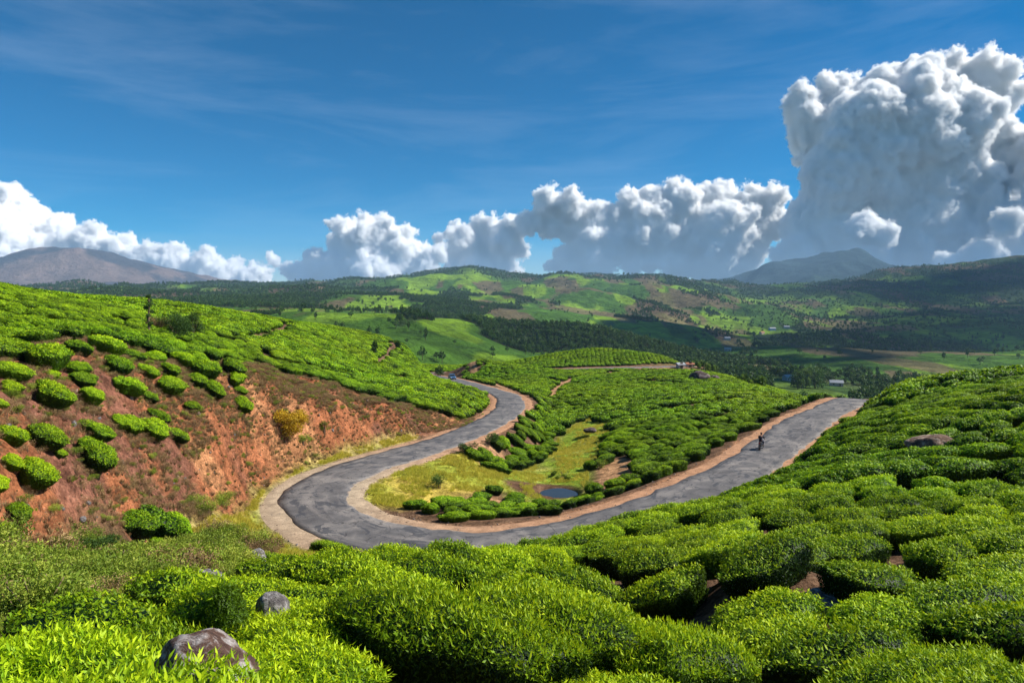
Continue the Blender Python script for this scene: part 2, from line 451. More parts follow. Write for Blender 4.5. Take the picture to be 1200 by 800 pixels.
# narrow tracks between tea plots
TRACKS = [([(660,449),(680,442),(720,436)],0.8),([(262,402),(300,395),(335,385),(345,380)],0.22),([(440,430),(490,424),(520,430)],0.25),([(470,443),(400,440),(330,428),(300,415)],0.5),
          ([(556,437),(554,425),(552,418)],0.9),([(620,470),(600,458),(575,448),(555,444)],0.6),([(640,445),(700,452),(760,447),(800,452)],0.5),
          ([(700,500),(740,490),(800,478),(860,470)],0.5)]
TRK = [(np.array([ground_at(*p)[:2] for p in pts]), w) for pts, w in TRACKS]
def dist_poly(x, y, Q):
    d = np.full(len(x), 1e9)
    for A, B in zip(Q, Q[1:]):
        v = B - A; L = (v ** 2).sum()
        t = np.clip(((x - A[0]) * v[0] + (y - A[1]) * v[1]) / L, 0, 1)
        d = np.minimum(d, np.hypot(x - A[0] - t * v[0], y - A[1] - t * v[1]))
    return d
ROCKS_PX = [ # px, py (base centre), distance, width px, height px, kind
 (240,758,5.2,122,42,'big'),(318,702,9.2,40,24,'grey'),(474,768,5.9,50,34,'dark'),(1092,514,38.5,48,20,'brown'),
 (905,668,16.8,56,24,'dark'),(965,690,14.6,60,22,'grey'),(302,650,24,24,13,'grey'),(243,680,17,34,16,'grey'),
 (585,545,67,9,7,'grey'),(692,504,83,15,5,'dark'),(724,503,84,16,6,'dark'),(820,442,150,22,9,'dark'),(838,444,152,10,5,'dark'),
]
# near boulders lie on humps of ground that lift them to the top of the tea
_b = []
for r in ROCKS_PX:
    if r[2] < 18:
        x, y, z = P(r[0], r[1], r[2]); _b.append((x, y, (.55 if r[3] == 50 else .4 if r[3] == 60 else 1.0) * max(0.0, z - (.19 if r[2] < 12 else .02) - float(height([x], [y])[0])), r[3] / F_PX * r[2] * (0.55 if r[2] < 12 else 0.9) + (0.18 if r[2] < 12 else .7)))
ROCK_BUMPS += _b
# ------------------------------------------------------------------ materials
def new_mat(name):
    m = bpy.data.materials.new(name); m.use_nodes = True
    nt = m.node_tree; nt.nodes.clear()
    out = nt.nodes.new('ShaderNodeOutputMaterial')
    return m, nt, out
def N(nt, typ, **kw):
    n = nt.nodes.new(typ)
    for k, v in kw.items():
        if k in ('data_type', 'operation', 'blend_type', 'attribute_name', 'noise_dimensions', 'feature', 'attribute_type', 'musgrave_type', 'interpolation', 'distance'): setattr(n, k, v)
        else: n.inputs[k.replace('_', ' ')].default_value = v
    return n
def L(nt, a, b): nt.links.new(a, b)
def ramp(nt, fac, stops, interp='LINEAR'):
    r = nt.nodes.new('ShaderNodeValToRGB'); r.color_ramp.interpolation = interp
    els = r.color_ramp.elements
    while len(els) > 1: els.remove(els[-1])
    els[0].position = stops[0][0]; els[0].color = (*stops[0][1], 1)
    for p, c in stops[1:]:
        e = els.new(p); e.color = (*c, 1)
    L(nt, fac, r.inputs[0]); return r
def mixc(nt, f, a, b, mode='MIX'):
    m = nt.nodes.new('ShaderNodeMix'); m.data_type = 'RGBA'; m.blend_type = mode
    for s, v in ((0, f), (6, a), (7, b)):
        if hasattr(v, 'links') or hasattr(v, 'is_linked'): L(nt, v, m.inputs[s])
        elif s == 0: m.inputs[0].default_value = v
        else: m.inputs[s].default_value = (*v, 1)
    return m.outputs[2]
def math_(nt, op, a, b=0.0, clamp=False):
    m = nt.nodes.new('ShaderNodeMath'); m.operation = op; m.use_clamp = clamp
    for i, v in enumerate((a, b)):
        if hasattr(v, 'is_linked'): L(nt, v, m.inputs[i])
        else: m.inputs[i].default_value = v
    return m.outputs[0]
def noise(nt, vec, scale, detail=4, rough=0.55, dist=0.0):
    n = nt.nodes.new('ShaderNodeTexNoise'); n.inputs['Scale'].default_value = scale; n.inputs['Detail'].default_value = detail
    n.inputs['Roughness'].default_value = rough; n.inputs['Distortion'].default_value = dist
    if vec is not None: L(nt, vec, n.inputs['Vector'])
    return n.outputs['Fac']
def maprange(nt, v, a, b, c=0.0, d=1.0):
    m = nt.nodes.new('ShaderNodeMapRange')
    for k, x in (('From Min', a), ('From Max', b), ('To Min', c), ('To Max', d)): m.inputs[k].default_value = x
    L(nt, v, m.inputs['Value']); return m.outputs[0]
def principled(nt, out, col, rough=0.9, spec=0.2, bump=None, bstr=0.5, bdist=0.05, metallic=0.0):
    p = nt.nodes.new('ShaderNodeBsdfPrincipled')
    if hasattr(col, 'is_linked'): L(nt, col, p.inputs['Base Color'])
    else: p.inputs['Base Color'].default_value = (*col, 1)
    if hasattr(rough, 'is_linked'): L(nt, rough, p.inputs['Roughness'])
    else: p.inputs['Roughness'].default_value = rough
    p.inputs['Specular IOR Level'].default_value = spec
    p.inputs['Metallic'].default_value = metallic
    if bump is not None:
        b = nt.nodes.new('ShaderNodeBump'); b.inputs['Strength'].default_value = bstr; b.inputs['Distance'].default_value = bdist
        L(nt, bump, b.inputs['Height']); L(nt, b.outputs[0], p.inputs['Normal'])
    L(nt, p.outputs[0], out.inputs['Surface']); return p

def simple(name, col, rough=0.6, spec=0.4, var=0.12, scale=6.0, metallic=0.0):
    m, nt, out = new_mat(name)
    tc = nt.nodes.new('ShaderNodeTexCoord')
    n = noise(nt, tc.outputs['Object'], scale, 5)
    f = maprange(nt, n, 0.3, 0.7, 1 - var, 1 + var)
    mm = nt.nodes.new('ShaderNodeMix'); mm.data_type = 'RGBA'; mm.blend_type = 'MULTIPLY'; mm.inputs[0].default_value = 1
    mm.inputs[6].default_value = (*col, 1)
    cc = nt.nodes.new('ShaderNodeCombineColor')
    for k in range(3): L(nt, f, cc.inputs[k])
    L(nt, cc.outputs[0], mm.inputs[7])
    principled(nt, out, mm.outputs[2], rough, spec, bump=n, bstr=0.15, bdist=0.01, metallic=metallic)
    return m

def leaf_mat(name, c0, c1, c2, transl=0.35, gloss=0.16, rough=0.5):
    m, nt, out = new_mat(name)
    at = N(nt, 'ShaderNodeAttribute', attribute_name='tint')
    oi = nt.nodes.new('ShaderNodeObjectInfo')
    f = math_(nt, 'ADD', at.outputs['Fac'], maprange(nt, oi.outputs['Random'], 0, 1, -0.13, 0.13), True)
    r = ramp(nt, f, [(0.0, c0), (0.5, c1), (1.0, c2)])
    geo = nt.nodes.new('ShaderNodeNewGeometry')
    big = noise(nt, geo.outputs['Position'], 0.07, 3)
    hv = nt.nodes.new('ShaderNodeHueSaturation')
    L(nt, r.outputs[0], hv.inputs['Color'])
    L(nt, maprange(nt, big, 0.3, 0.7, 0.485, 0.51), hv.inputs['Hue'])
    L(nt, maprange(nt, oi.outputs['Random'], 0, 1, 0.82, 1.15), hv.inputs['Value'])
    p = nt.nodes.new('ShaderNodeBsdfPrincipled')
    L(nt, hv.outputs[0], p.inputs['Base Color'])
    p.inputs['Roughness'].default_value = rough; p.inputs['Specular IOR Level'].default_value = gloss
    t = nt.nodes.new('ShaderNodeBsdfTranslucent')
    tcol = nt.nodes.new('ShaderNodeHueSaturation'); tcol.inputs['Hue'].default_value = 0.48; tcol.inputs['Value'].default_value = 1.25
    L(nt, hv.outputs[0], tcol.inputs['Color']); L(nt, tcol.outputs[0], t.inputs['Color'])
    mx = nt.nodes.new('ShaderNodeMixShader'); mx.inputs[0].default_value = transl
    L(nt, p.outputs[0], mx.inputs[1]); L(nt, t.outputs[0], mx.inputs[2])
    L(nt, mx.outputs[0], out.inputs['Surface'])
    return m

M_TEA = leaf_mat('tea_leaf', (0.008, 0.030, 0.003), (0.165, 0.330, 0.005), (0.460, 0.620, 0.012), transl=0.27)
M_TREE = leaf_mat('tree_leaf', (0.014, 0.036, 0.010), (0.045, 0.100, 0.018), (0.110, 0.190, 0.028), transl=0.2)
M_PALE = leaf_mat('pale_leaf', (0.04, 0.09, 0.02), (0.11, 0.20, 0.03), (0.24, 0.34, 0.05), transl=0.3)
M_SCRUB = leaf_mat('scrub_leaf', (0.045, 0.085, 0.012), (0.19, 0.29, 0.025), (0.46, 0.48, 0.08), transl=0.25)
M_DRY = leaf_mat('dry_scrub', (0.10, 0.060, 0.030), (0.26, 0.17, 0.07), (0.46, 0.35, 0.16), transl=0.15, gloss=0.1, rough=0.8)
M_YELLOW = leaf_mat('yellow_shrub', (0.35, 0.24, 0.015), (0.68, 0.48, 0.03), (0.80, 0.62, 0.05), transl=0.25)
M_GRASS = leaf_mat('grass_blade', (0.30, 0.32, 0.03), (0.48, 0.48, 0.05), (0.62, 0.54, 0.10), transl=0.45, gloss=0.15, rough=0.6)
M_WOOD = simple('bark', (0.20, 0.14, 0.09), 0.9, 0.1, 0.35, 14)
M_PALEWOOD = simple('pale_bark', (0.42, 0.34, 0.26), 0.9, 0.1, 0.3, 14)

# ground: colour comes with the mesh (soil, grass, gravel, far plots); nodes add grain and relief
def ground_material():
    m, nt, out = new_mat('ground')
    geo = nt.nodes.new('ShaderNodeNewGeometry'); pos = geo.outputs['Position']
    at = N(nt, 'ShaderNodeAttribute', attribute_name='gcol')
    rough_a = N(nt, 'ShaderNodeAttribute', attribute_name='near')
    far_a = N(nt, 'ShaderNodeAttribute', attribute_name='teafar')
    n1 = noise(nt, pos, 1.1, 8, 0.68, 0.4)
    n2 = noise(nt, pos, 7.0, 6, 0.7)
    n3 = noise(nt, pos, 0.035, 8, 0.62)
    n4 = noise(nt, pos, 0.006, 8, 0.66)
    f1 = maprange(nt, n1, 0.36, 0.64, 0.5, 1.55); f2 = maprange(nt, n2, 0.36, 0.64, 0.5, 1.55)
    fn = math_(nt, 'MULTIPLY', f1, f2)
    ff = math_(nt, 'MULTIPLY', maprange(nt, n3, 0.3, 0.7, 0.6, 1.4), maprange(nt, n4, 0.3, 0.7, 0.7, 1.3))
    mx = nt.nodes.new('ShaderNodeMix'); mx.data_type = 'FLOAT'
    L(nt, rough_a.outputs['Fac'], mx.inputs[0]); L(nt, ff, mx.inputs[2]); L(nt, fn, mx.inputs[3])
    cc = nt.nodes.new('ShaderNodeCombineColor')
    for k in range(3): L(nt, mx.outputs[0], cc.inputs[k])
    col = mixc(nt, 1.0, at.outputs['Color'], cc.outputs[0], 'MULTIPLY')
    # warm / pale clods near by
    vor = nt.nodes.new('ShaderNodeTexVoronoi'); vor.inputs['Scale'].default_value = 5.5; vor.inputs['Randomness'].default_value = 1
    L(nt, pos, vor.inputs['Vector'])
    clod = math_(nt, 'MULTIPLY', maprange(nt, vor.outputs['Distance'], 0.28, 0.10), math_(nt, 'MULTIPLY', rough_a.outputs['Fac'], maprange(nt, n1, 0.5, 0.62)))
    col = mixc(nt, math_(nt, 'MULTIPLY', clod, 0.5), col, (0.42, 0.30, 0.20))
    # planting lines and tracks on far tea plots (follow the contours)
    sep = nt.nodes.new('ShaderNodeSeparateXYZ'); L(nt, pos, sep.inputs[0])
    zc = math_(nt, 'ADD', math_(nt, 'MULTIPLY', sep.outputs['Z'], 0.11), math_(nt, 'MULTIPLY', noise(nt, pos, 0.012, 3), 2.4))
    fr = math_(nt, 'FRACT', zc)
    line = maprange(nt, math_(nt, 'ABSOLUTE', math_(nt, 'SUBTRACT', fr, 0.5)), 0.0, 0.09, 0.45, 0.0)
    col = mixc(nt, math_(nt, 'MULTIPLY', line, far_a.outputs['Fac']), col, (0.02, 0.035, 0.012))
    bumph = math_(nt, 'ADD', math_(nt, 'MULTIPLY', math_(nt, 'ADD', n1, math_(nt, 'MULTIPLY', n2, 0.35)), math_(nt, 'MULTIPLY', rough_a.outputs['Fac'], 0.35)),
                  math_(nt, 'MULTIPLY', math_(nt, 'ADD', n3, math_(nt, 'MULTIPLY', n4, 3)), math_(nt, 'MULTIPLY', math_(nt, 'SUBTRACT', 1.0, rough_a.outputs['Fac']), 14.0)))
    principled(nt, out, col, 0.95, 0.05, bump=bumph, bstr=0.8, bdist=1.0)
    return m
M_GROUND = ground_material()

# ------------------------------------------------------------------ ground sheet
nr, na = 860, 700
rad = np.exp(np.concatenate([np.linspace(math.log(2.4), math.log(300), 560), np.linspace(math.log(300), math.log(12500), nr - 559)[1:]]))
ang = np.concatenate([np.linspace(-math.pi, -0.82, 46)[:-1], np.linspace(-0.82, 0.82, na), np.linspace(0.82, math.pi, 46)[1:-1]])
AN, RN = len(ang), len(rad)
gx = np.outer(rad, np.sin(ang)).ravel(); gy = np.outer(rad, np.cos(ang)).ravel()
gz = height(gx, gy)
def lerp3(c, col, f): return c * (1 - f[:, None]) + np.array(col)[None, :] * f[:, None]
DIRT = ground_at(574, 529)
def ground_colour(x, y, z):
    n = len(x); Rr = np.hypot(x, y)
    c = np.tile(np.array([0.13, 0.075, 0.045]), (n, 1)); near = 1 - sstep(250, 420, Rr); teafar = np.zeros(n)
    v = fbm(x / 2.3, y / 2.3, 61, 4); v2 = fbm(x / 9, y / 9, 62, 3)
    m = Rr < 420
    def put(name, col, w, f=1.0, mod=None):
        nonlocal c
        cov = np.zeros(n); xs = x[m] + 0.5 * v[m]; ys = y[m] + 0.5 * v[m]
        cov[m] = soft_in(REG[name] if isinstance(name, str) else name, xs, ys, w)
        if mod is not None: cov = cov * mod
        c = lerp3(c, col, cov * f)
    put(BANK_POLY_XY, (0.27, 0.10, 0.045), 0.6)
    put(BANK_POLY_XY, (0.40, 0.195, 0.09), 0.6, 0.7, sstep(0.05, 0.4, v2 + 0.5 * v))
    put(BANK_POLY_XY, (0.17, 0.075, 0.05), 0.6, 0.9, sstep(0.1, 0.45, -v2 + 0.4 * v))
    put('gully', (0.13, 0.10, 0.05), 0.6)
    put('verge', (0.24, 0.25, 0.045), 0.5); put('verge', (0.40, 0.30, 0.12), 0.5, 0.8, sstep(-0.05, 0.4, v))
    put('mound', (0.40, 0.30, 0.06), 0.6); put('mound', (0.24, 0.29, 0.03), 0.6, 0.8, sstep(0.0, 0.5, v2 + 0.3 * v))
    put('grass', (0.19, 0.26, 0.025), 0.8); put('grass', (0.34, 0.30, 0.08), 0.8, 0.7, sstep(0.1, 0.5, v))
    for k in ('patch', 'dirt2', 'dirt3', 'dirt4'): put(k, (0.36, 0.20, 0.10), 0.4)
    xm, ym = x[m], y[m]; cm = c[m]
    cm = lerp3(cm, (0.34, 0.19, 0.10), 1 - sstep(2.0, 2.8, np.hypot(xm - DIRT[0], ym - DIRT[1]) + v[m]))
    for Q, w in TRK:
        cm = lerp3(cm, (0.16, 0.10, 0.06) if Q[0][1] < 40 or w < .3 else (0.40, 0.23, 0.12), 1 - sstep(w * 0.7, w * 1.3, dist_poly(xm, ym, Q)))
    d, zr, sd, ii = near_line(xm, ym, road_c)
    edge = d + 0.5 * v[m]
    bend = np.exp(-((xm + 13) / 9) ** 2 - ((ym - 45) / 14) ** 2)
    sh = np.outer(1 - bend, (0.34, 0.17, 0.09)) + np.outer(bend, (0.38, 0.30, 0.20))
    f = (1 - sstep(ROAD_HW + 0.7, ROAD_HW + 1.5, edge))[:, None]
    cm = cm * (1 - f) + sh * f
    pdist = np.hypot((xm + 1.2 - POND[0]) / 2.4, (ym - POND[1]) / 2.6)
    cm = lerp3(cm, (0.11, 0.06, 0.035), 1 - sstep(1.1, 1.5, pdist + 0.15 * v[m]))
    c[m] = cm
    # far plots: tea, forest, scrub
    far = sstep(240, 330, Rr)
    fc = np.tile(np.array([0.055, 0.120, 0.014]), (n, 1))
    fc = lerp3(fc, (0.150, 0.250, 0.018), sstep(0.0, 0.12, fbm(x / 90, y / 240, 74, 3)))
    forest = forest_mask(x, y, z)
    fc = lerp3(fc, (0.032, 0.055, 0.020), forest)
    brown = sstep(0.16, 0.24, fbm(x / 90 + 9, y / 300, 75, 5)) * sstep(500, 800, Rr) * (1 - sstep(4600, 5500, Rr))
    fc = lerp3(fc, (0.13, 0.085, 0.055), brown * 0.8)
    mt = np.where(x < 0, sstep(4700, 5300, Rr), sstep(5600, 6800, Rr))
    fc = lerp3(fc, (0.15, 0.105, 0.09), mt * (x < 0) * 1.0)
    fc = lerp3(fc, (0.05, 0.045, 0.05), mt * (x < 0) * sstep(0.0, 0.15, fbm(x / 380, y / 500, 76, 5)))
    fc = lerp3(fc, (0.025, 0.045, 0.05), mt * (x > 0) * 1.0)
    teafar = far * (1 - forest) * (1 - brown) * (1 - mt) * (1 - sstep(1800, 3000, Rr))
    c = c * (1 - far[:, None]) + fc * far[:, None]
    return c, near, teafar
def forest_mask(x, y, z):
    Rr = np.hypot(x, y); th = np.arctan2(x, y)
    w = fbm(x / 150 + 3, y / 420, 81, 5, 0.6)
    ridge = sstep(2900, 3400, Rr) * (1 - sstep(5500, 6500, Rr))
    left = sstep(-0.16, -0.30, th) * sstep(900, 1300, Rr) * (1 - sstep(4700, 5200, Rr))
    right = sstep(0.22, 0.42, th) * sstep(1500, 2300, Rr) * 0.25
    mid = sstep(0.16, 0.24, w) * sstep(450, 600, Rr)
    vall = sstep(0.10, 0.22, th) * sstep(330, 420, Rr) * (1 - sstep(620, 760, Rr)) * 0.6
    return np.clip(np.maximum.reduce([mid * (1 - sstep(5500, 6500, Rr)), ridge * sstep(-0.35, 0.1, w + 0.15), left * sstep(-0.5, -0.1, w), right + 0 * w, vall]), 0, 1) * sstep(300, 400, Rr)
gc, gnear, gtea = ground_colour(gx, gy, gz)
ii_, jj_ = np.meshgrid(np.arange(RN - 1), np.arange(AN), indexing='ij')
jn = (jj_ + 1) % AN
GF = np.stack([ii_ * AN + jj_, ii_ * AN + jn, (ii_ + 1) * AN + jn, (ii_ + 1) * AN + jj_], -1).reshape(-1, 4)[:, ::-1]
# cap under the viewer
GV = np.c_[gx, gy, gz]
cap = np.c_[np.full(AN, len(GV)), (np.arange(AN) + 1) % AN, np.arange(AN)][:, ::-1]
GV = np.vstack([GV, [[0, 0, -2.35]]])
gc = np.vstack([gc, gc[:1]]); gnear = np.r_[gnear, 1]; gtea = np.r_[gtea, 0]
me = np_mesh('ground', GV, [GF, cap], [M_GROUND], smooth=True, attrs={'gcol': np.c_[gc, np.ones(len(gc))], 'near': gnear, 'teafar': gtea})
tag(link(bpy.data.objects.new('ground', me)), kind='structure')

def hz(x, y): return float(height([x], [y])[0])

# ------------------------------------------------------------------ road
def road_material():
    m, nt, out = new_mat('asphalt')
    geo = nt.nodes.new('ShaderNodeNewGeometry'); pos = geo.outputs['Position']
    uv = N(nt, 'ShaderNodeAttribute', attribute_name='ruv')       # x along (m), y across (m)
    n1 = noise(nt, pos, 0.55, 5, 0.6, 0.6); n2 = noise(nt, pos, 22, 4, 0.75); n3 = noise(nt, uv.outputs['Vector'], 0.9, 4, 0.6)
    mp = nt.nodes.new('ShaderNodeMapping'); mp.inputs['Scale'].default_value = (0.16, 1.1, 1); L(nt, uv.outputs['Vector'], mp.inputs['Vector'])
    st = noise(nt, mp.outputs[0], 1.2, 5, 0.6, 0.3)
    c = ramp(nt, n1, [(0.3, (0.08, 0.075, 0.077)), (0.52, (0.135, 0.126, 0.124)), (0.66, (0.22, 0.198, 0.182))]).outputs[0]
    c = mixc(nt, maprange(nt, st, 0.52, 0.70, 0, 0.55), c, (0.27, 0.24, 0.22))
    # dark repair patches
    vo = nt.nodes.new('ShaderNodeTexVoronoi'); vo.inputs['Scale'].default_value = 0.42
    L(nt, mp.outputs[0], vo.inputs['Vector'])
    mp2 = nt.nodes.new('ShaderNodeMapping'); mp2.inputs['Scale'].default_value = (0.45, 0.9, 1); L(nt, uv.outputs['Vector'], mp2.inputs['Vector'])
    dk = noise(nt, mp2.outputs[0], 1.0, 5, 0.65, 1.2)
    c = mixc(nt, maprange(nt, dk, 0.555, 0.60, 0, 0.8), c, (0.055, 0.057, 0.066))
    dk2 = noise(nt, mp2.outputs[0], 2.7, 4, 0.7, 0.8)
    c = mixc(nt, maprange(nt, dk2, 0.61, 0.65, 0, 0.75), c, (0.05, 0.052, 0.06))
    # cracks
    vc = nt.nodes.new('ShaderNodeTexVoronoi'); vc.feature = 'DISTANCE_TO_EDGE'; vc.inputs['Scale'].default_value = 0.7
    wv = nt.nodes.new('ShaderNodeVectorMath'); wv.operation = 'ADD'
    nz = nt.nodes.new('ShaderNodeTexNoise'); nz.inputs['Scale'].default_value = 1.5; L(nt, pos, nz.inputs['Vector'])
    L(nt, pos, wv.inputs[0]); L(nt, nz.outputs['Color'], wv.inputs[1]); L(nt, wv.outputs[0], vc.inputs['Vector'])
    crack = math_(nt, 'MULTIPLY', maprange(nt, vc.outputs['Distance'], 0.0, 0.035, 1, 0), maprange(nt, n3, 0.45, 0.6))
    c = mixc(nt, math_(nt, 'MULTIPLY', crack, 0.75), c, (0.03, 0.028, 0.03))
    # dusty edges
    sep = nt.nodes.new('ShaderNodeSeparateXYZ'); L(nt, uv.outputs['Vector'], sep.inputs[0])
    ed = math_(nt, 'ADD', math_(nt, 'ABSOLUTE', sep.outputs['Y']), math_(nt, 'MULTIPLY', n3, 1.2))
    c = mixc(nt, maprange(nt, ed, 2.7, 2.9, 0, 0.75), c, (0.36, 0.27, 0.20))
    fine = maprange(nt, n2, 0.25, 0.75, 0.72, 1.3)
    cc = nt.nodes.new('ShaderNodeCombineColor')
    for k in range(3): L(nt, fine, cc.inputs[k])
    c = mixc(nt, 1.0, c, cc.outputs[0], 'MULTIPLY')
    bh = math_(nt, 'SUBTRACT', math_(nt, 'ADD', math_(nt, 'MULTIPLY', n2, 0.25), math_(nt, 'MULTIPLY', n1, 1.0)), crack)
    principled(nt, out, c, 0.85, 0.25, bump=bh, bstr=0.6, bdist=0.03)
    return m
M_ROAD = road_material()
def gravel_material():
    m, nt, out = new_mat('gravel_shoulder')
    geo = nt.nodes.new('ShaderNodeNewGeometry'); pos = geo.outputs['Position']
    at = N(nt, 'ShaderNodeAttribute', attribute_name='gcol')
    n1 = noise(nt, pos, 1.3, 6, 0.65); n2 = noise(nt, pos, 14, 5, 0.75)
    f = math_(nt, 'MULTIPLY', maprange(nt, n1, 0.3, 0.7, 0.65, 1.35), maprange(nt, n2, 0.3, 0.7, 0.6, 1.45))
    cc = nt.nodes.new('ShaderNodeCombineColor')
    for k in range(3): L(nt, f, cc.inputs[k])
    c = mixc(nt, 1.0, at.outputs['Color'], cc.outputs[0], 'MULTIPLY')
    principled(nt, out, c, 0.95, 0.1, bump=math_(nt, 'ADD', n1, math_(nt, 'MULTIPLY', n2, 0.5)), bstr=0.8, bdist=0.08)
    return m
M_GRAVEL = gravel_material()
def ribbon(C, offs, lift, jit, seed):
    tx = np.gradient(C[:, 0]); ty = np.gradient(C[:, 1]); Ln = np.hypot(tx, ty); nx, ny = ty / Ln, -tx / Ln
    s = np.arange(len(C)) * 0.6
    V = []; UV = []
    for k, o in enumerate(offs):
        j = 0
        if abs(o) == max(abs(offs[0]), abs(offs[-1])):
            j = jit * (fbm(s / 1.7, s * 0 + k * 5, seed, 3) + 0.8 * fbm(s / 7, s * 0 + k * 3, seed + 4, 2)) * np.sign(o)
        oo = o + j
        V.append(np.c_[C[:, 0] + nx * oo, C[:, 1] + ny * oo, C[:, 2] + lift[k] + 0.012 * fbm(s / 2.5, s * 0 + k, seed + 9, 2)])
        UV.append(np.c_[s, oo + 0 * s, 0 * s])
    n, m = len(C), len(offs)
    V = np.stack(V, 1).reshape(-1, 3); UV = np.stack(UV, 1).reshape(-1, 3)
    i, j = np.meshgrid(np.arange(n - 1), np.arange(m - 1), indexing='ij')
    F = np.stack([i * m + j, i * m + j + 1, (i + 1) * m + j + 1, (i + 1) * m + j], -1).reshape(-1, 4)
    return V, F, UV
V, F, UV = ribbon(road_c, [-2.21, -2.2, -1.6, -0.8, 0, 0.8, 1.6, 2.2, 2.21], [-0.08, 0.0, 0.025, 0.04, 0.045, 0.04, 0.025, 0.0, -0.08], 0.30, 3)
# the two outermost columns share their edge jitter so that the broken asphalt edge has a small step
Vr = V.reshape(-1, 9, 3); Vr[:, 1, :2] = Vr[:, 0, :2] * 0.97 + Vr[:, 2, :2] * 0.03; Vr[:, 7, :2] = Vr[:, 8, :2] * 0.97 + Vr[:, 6, :2] * 0.03
tag(link(bpy.data.objects.new('road', np_mesh('road', Vr.reshape(-1, 3), F[:, ::-1], [M_ROAD], attrs={'ruv': UV}))), kind='structure')
V, F, UV = ribbon(road_c, [-3.35, -3.0, -2.6, -1.8, 1.8, 2.6, 3.0, 3.35], [-0.10, -0.02, -0.02, -0.025, -0.025, -0.02, -0.02, -0.10], 0.35, 8)
bend = np.exp(-((V[:, 0] + 13) / 9) ** 2 - ((V[:, 1] - 47) / 16) ** 2)
sc_ = np.outer(1 - bend, (0.38, 0.205, 0.115)) + np.outer(bend, (0.38, 0.30, 0.21))
tag(link(bpy.data.objects.new('road_shoulder', np_mesh('road_shoulder', V, F[:, ::-1], [M_GRAVEL], attrs={'ruv': UV, 'gcol': np.c_[sc_, np.ones(len(sc_))]}))), kind='structure')

# pond water
def water_material():
    m, nt, out = new_mat('pond_water')
    tc = nt.nodes.new('ShaderNodeTexCoord')
    n = noise(nt, tc.outputs['Object'], 6, 3)
    principled(nt, out, (0.035, 0.035, 0.03), 0.12, 0.35, bump=n, bstr=0.15, bdist=0.02)
    return m
pz = hz(POND[0], POND[1]) + 0.42
mb = MB(); ring = []
for k in range(40):
    t = 2 * math.pi * k / 40; ring.append((POND[0] + 1.6 * math.cos(t) * (1 + .08 * math.sin(3 * t + 1)), POND[1] + 2.1 * math.sin(t) * (1 + .06 * math.sin(2 * t)), pz))
mb.poly(ring)
tag(mb.build('pond_water', water_material()), kind='structure')
# ------------------------------------------------------------------ foliage prototypes
def leaf_faces(P0, D, Wd, Ln, Wi, fold, curved=False):
    """P0 base points, D directions, Wd width directions -> folded diamond leaves"""
    n = len(P0)
    Nn = np.cross(D, Wd)
    tip = P0 + D * Ln[:, None]
    if not curved:
        mid = P0 + D * (Ln * 0.45)[:, None]
        l = mid + Wd * (Wi * .5)[:, None] + Nn * (Wi * fold)[:, None]
        r = mid - Wd * (Wi * .5)[:, None] + Nn * (Wi * fold)[:, None]
        V = np.stack([P0, l, tip, r], 1).reshape(-1, 3)
        b = np.arange(n)[:, None] * 4
        F = np.concatenate([b + np.array([[0, 2, 1]]), b + np.array([[0, 3, 2]])])
        return V, F, 4
    q = P0 + D * (Ln * 0.5)[:, None] + Nn * (Ln * 0.05)[:, None]
    tip = tip - Nn * (Ln * 0.20)[:, None]
    l = P0 + D * (Ln * 0.42)[:, None] + Wd * (Wi * .5)[:, None] + Nn * (Wi * fold)[:, None]
    r = P0 + D * (Ln * 0.42)[:, None] - Wd * (Wi * .5)[:, None] + Nn * (Wi * fold)[:, None]
    V = np.stack([P0, l, tip, r, q], 1).reshape(-1, 3)
    b = np.arange(n)[:, None] * 5
    F = np.concatenate([b + np.array([[0, 4, 1]]), b + np.array([[4, 2, 1]]), b + np.array([[0, 3, 4]]), b + np.array([[4, 3, 2]])])
    return V, F, 5

def unit(v): return v / np.maximum(np.linalg.norm(v, axis=-1, keepdims=True), 1e-9)

def canopy_surface(u, a, Rx, Ry, H, g, amp=1.0):
    """u 0..1 from crown centre to underside, a angle; returns positions (flat-topped plucking table)"""
    s = 0
    ph = g.random(6) * 6.28
    out = 1 + 0.10 * np.sin(2 * a + ph[0]) + 0.10 * np.sin(3 * a + ph[1]) + 0.07 * np.sin(5 * a + ph[2]) + 0.03 * np.sin(9 * a + ph[3])
    r = np.where(u < 0.66, (u / 0.66) ** 0.75, 1 - 0.22 * ((u - .66) / .34) ** 1.6)
    z = np.where(u < 0.66, 1 - 0.30 * (u / 0.66) ** 2.4, 0.70 - 0.64 * ((u - .66) / .34) ** 1.0)
    x = np.cos(a) * r * out * Rx; y = np.sin(a) * r * out * Ry
    sd = int(g.integers(1000))
    z = z * H + amp * (0.13 * fbm(x * 1.9 + sd, y * 1.9, sd, 3)) * (z > 0.3)
    return np.stack([x, y, z], -1)

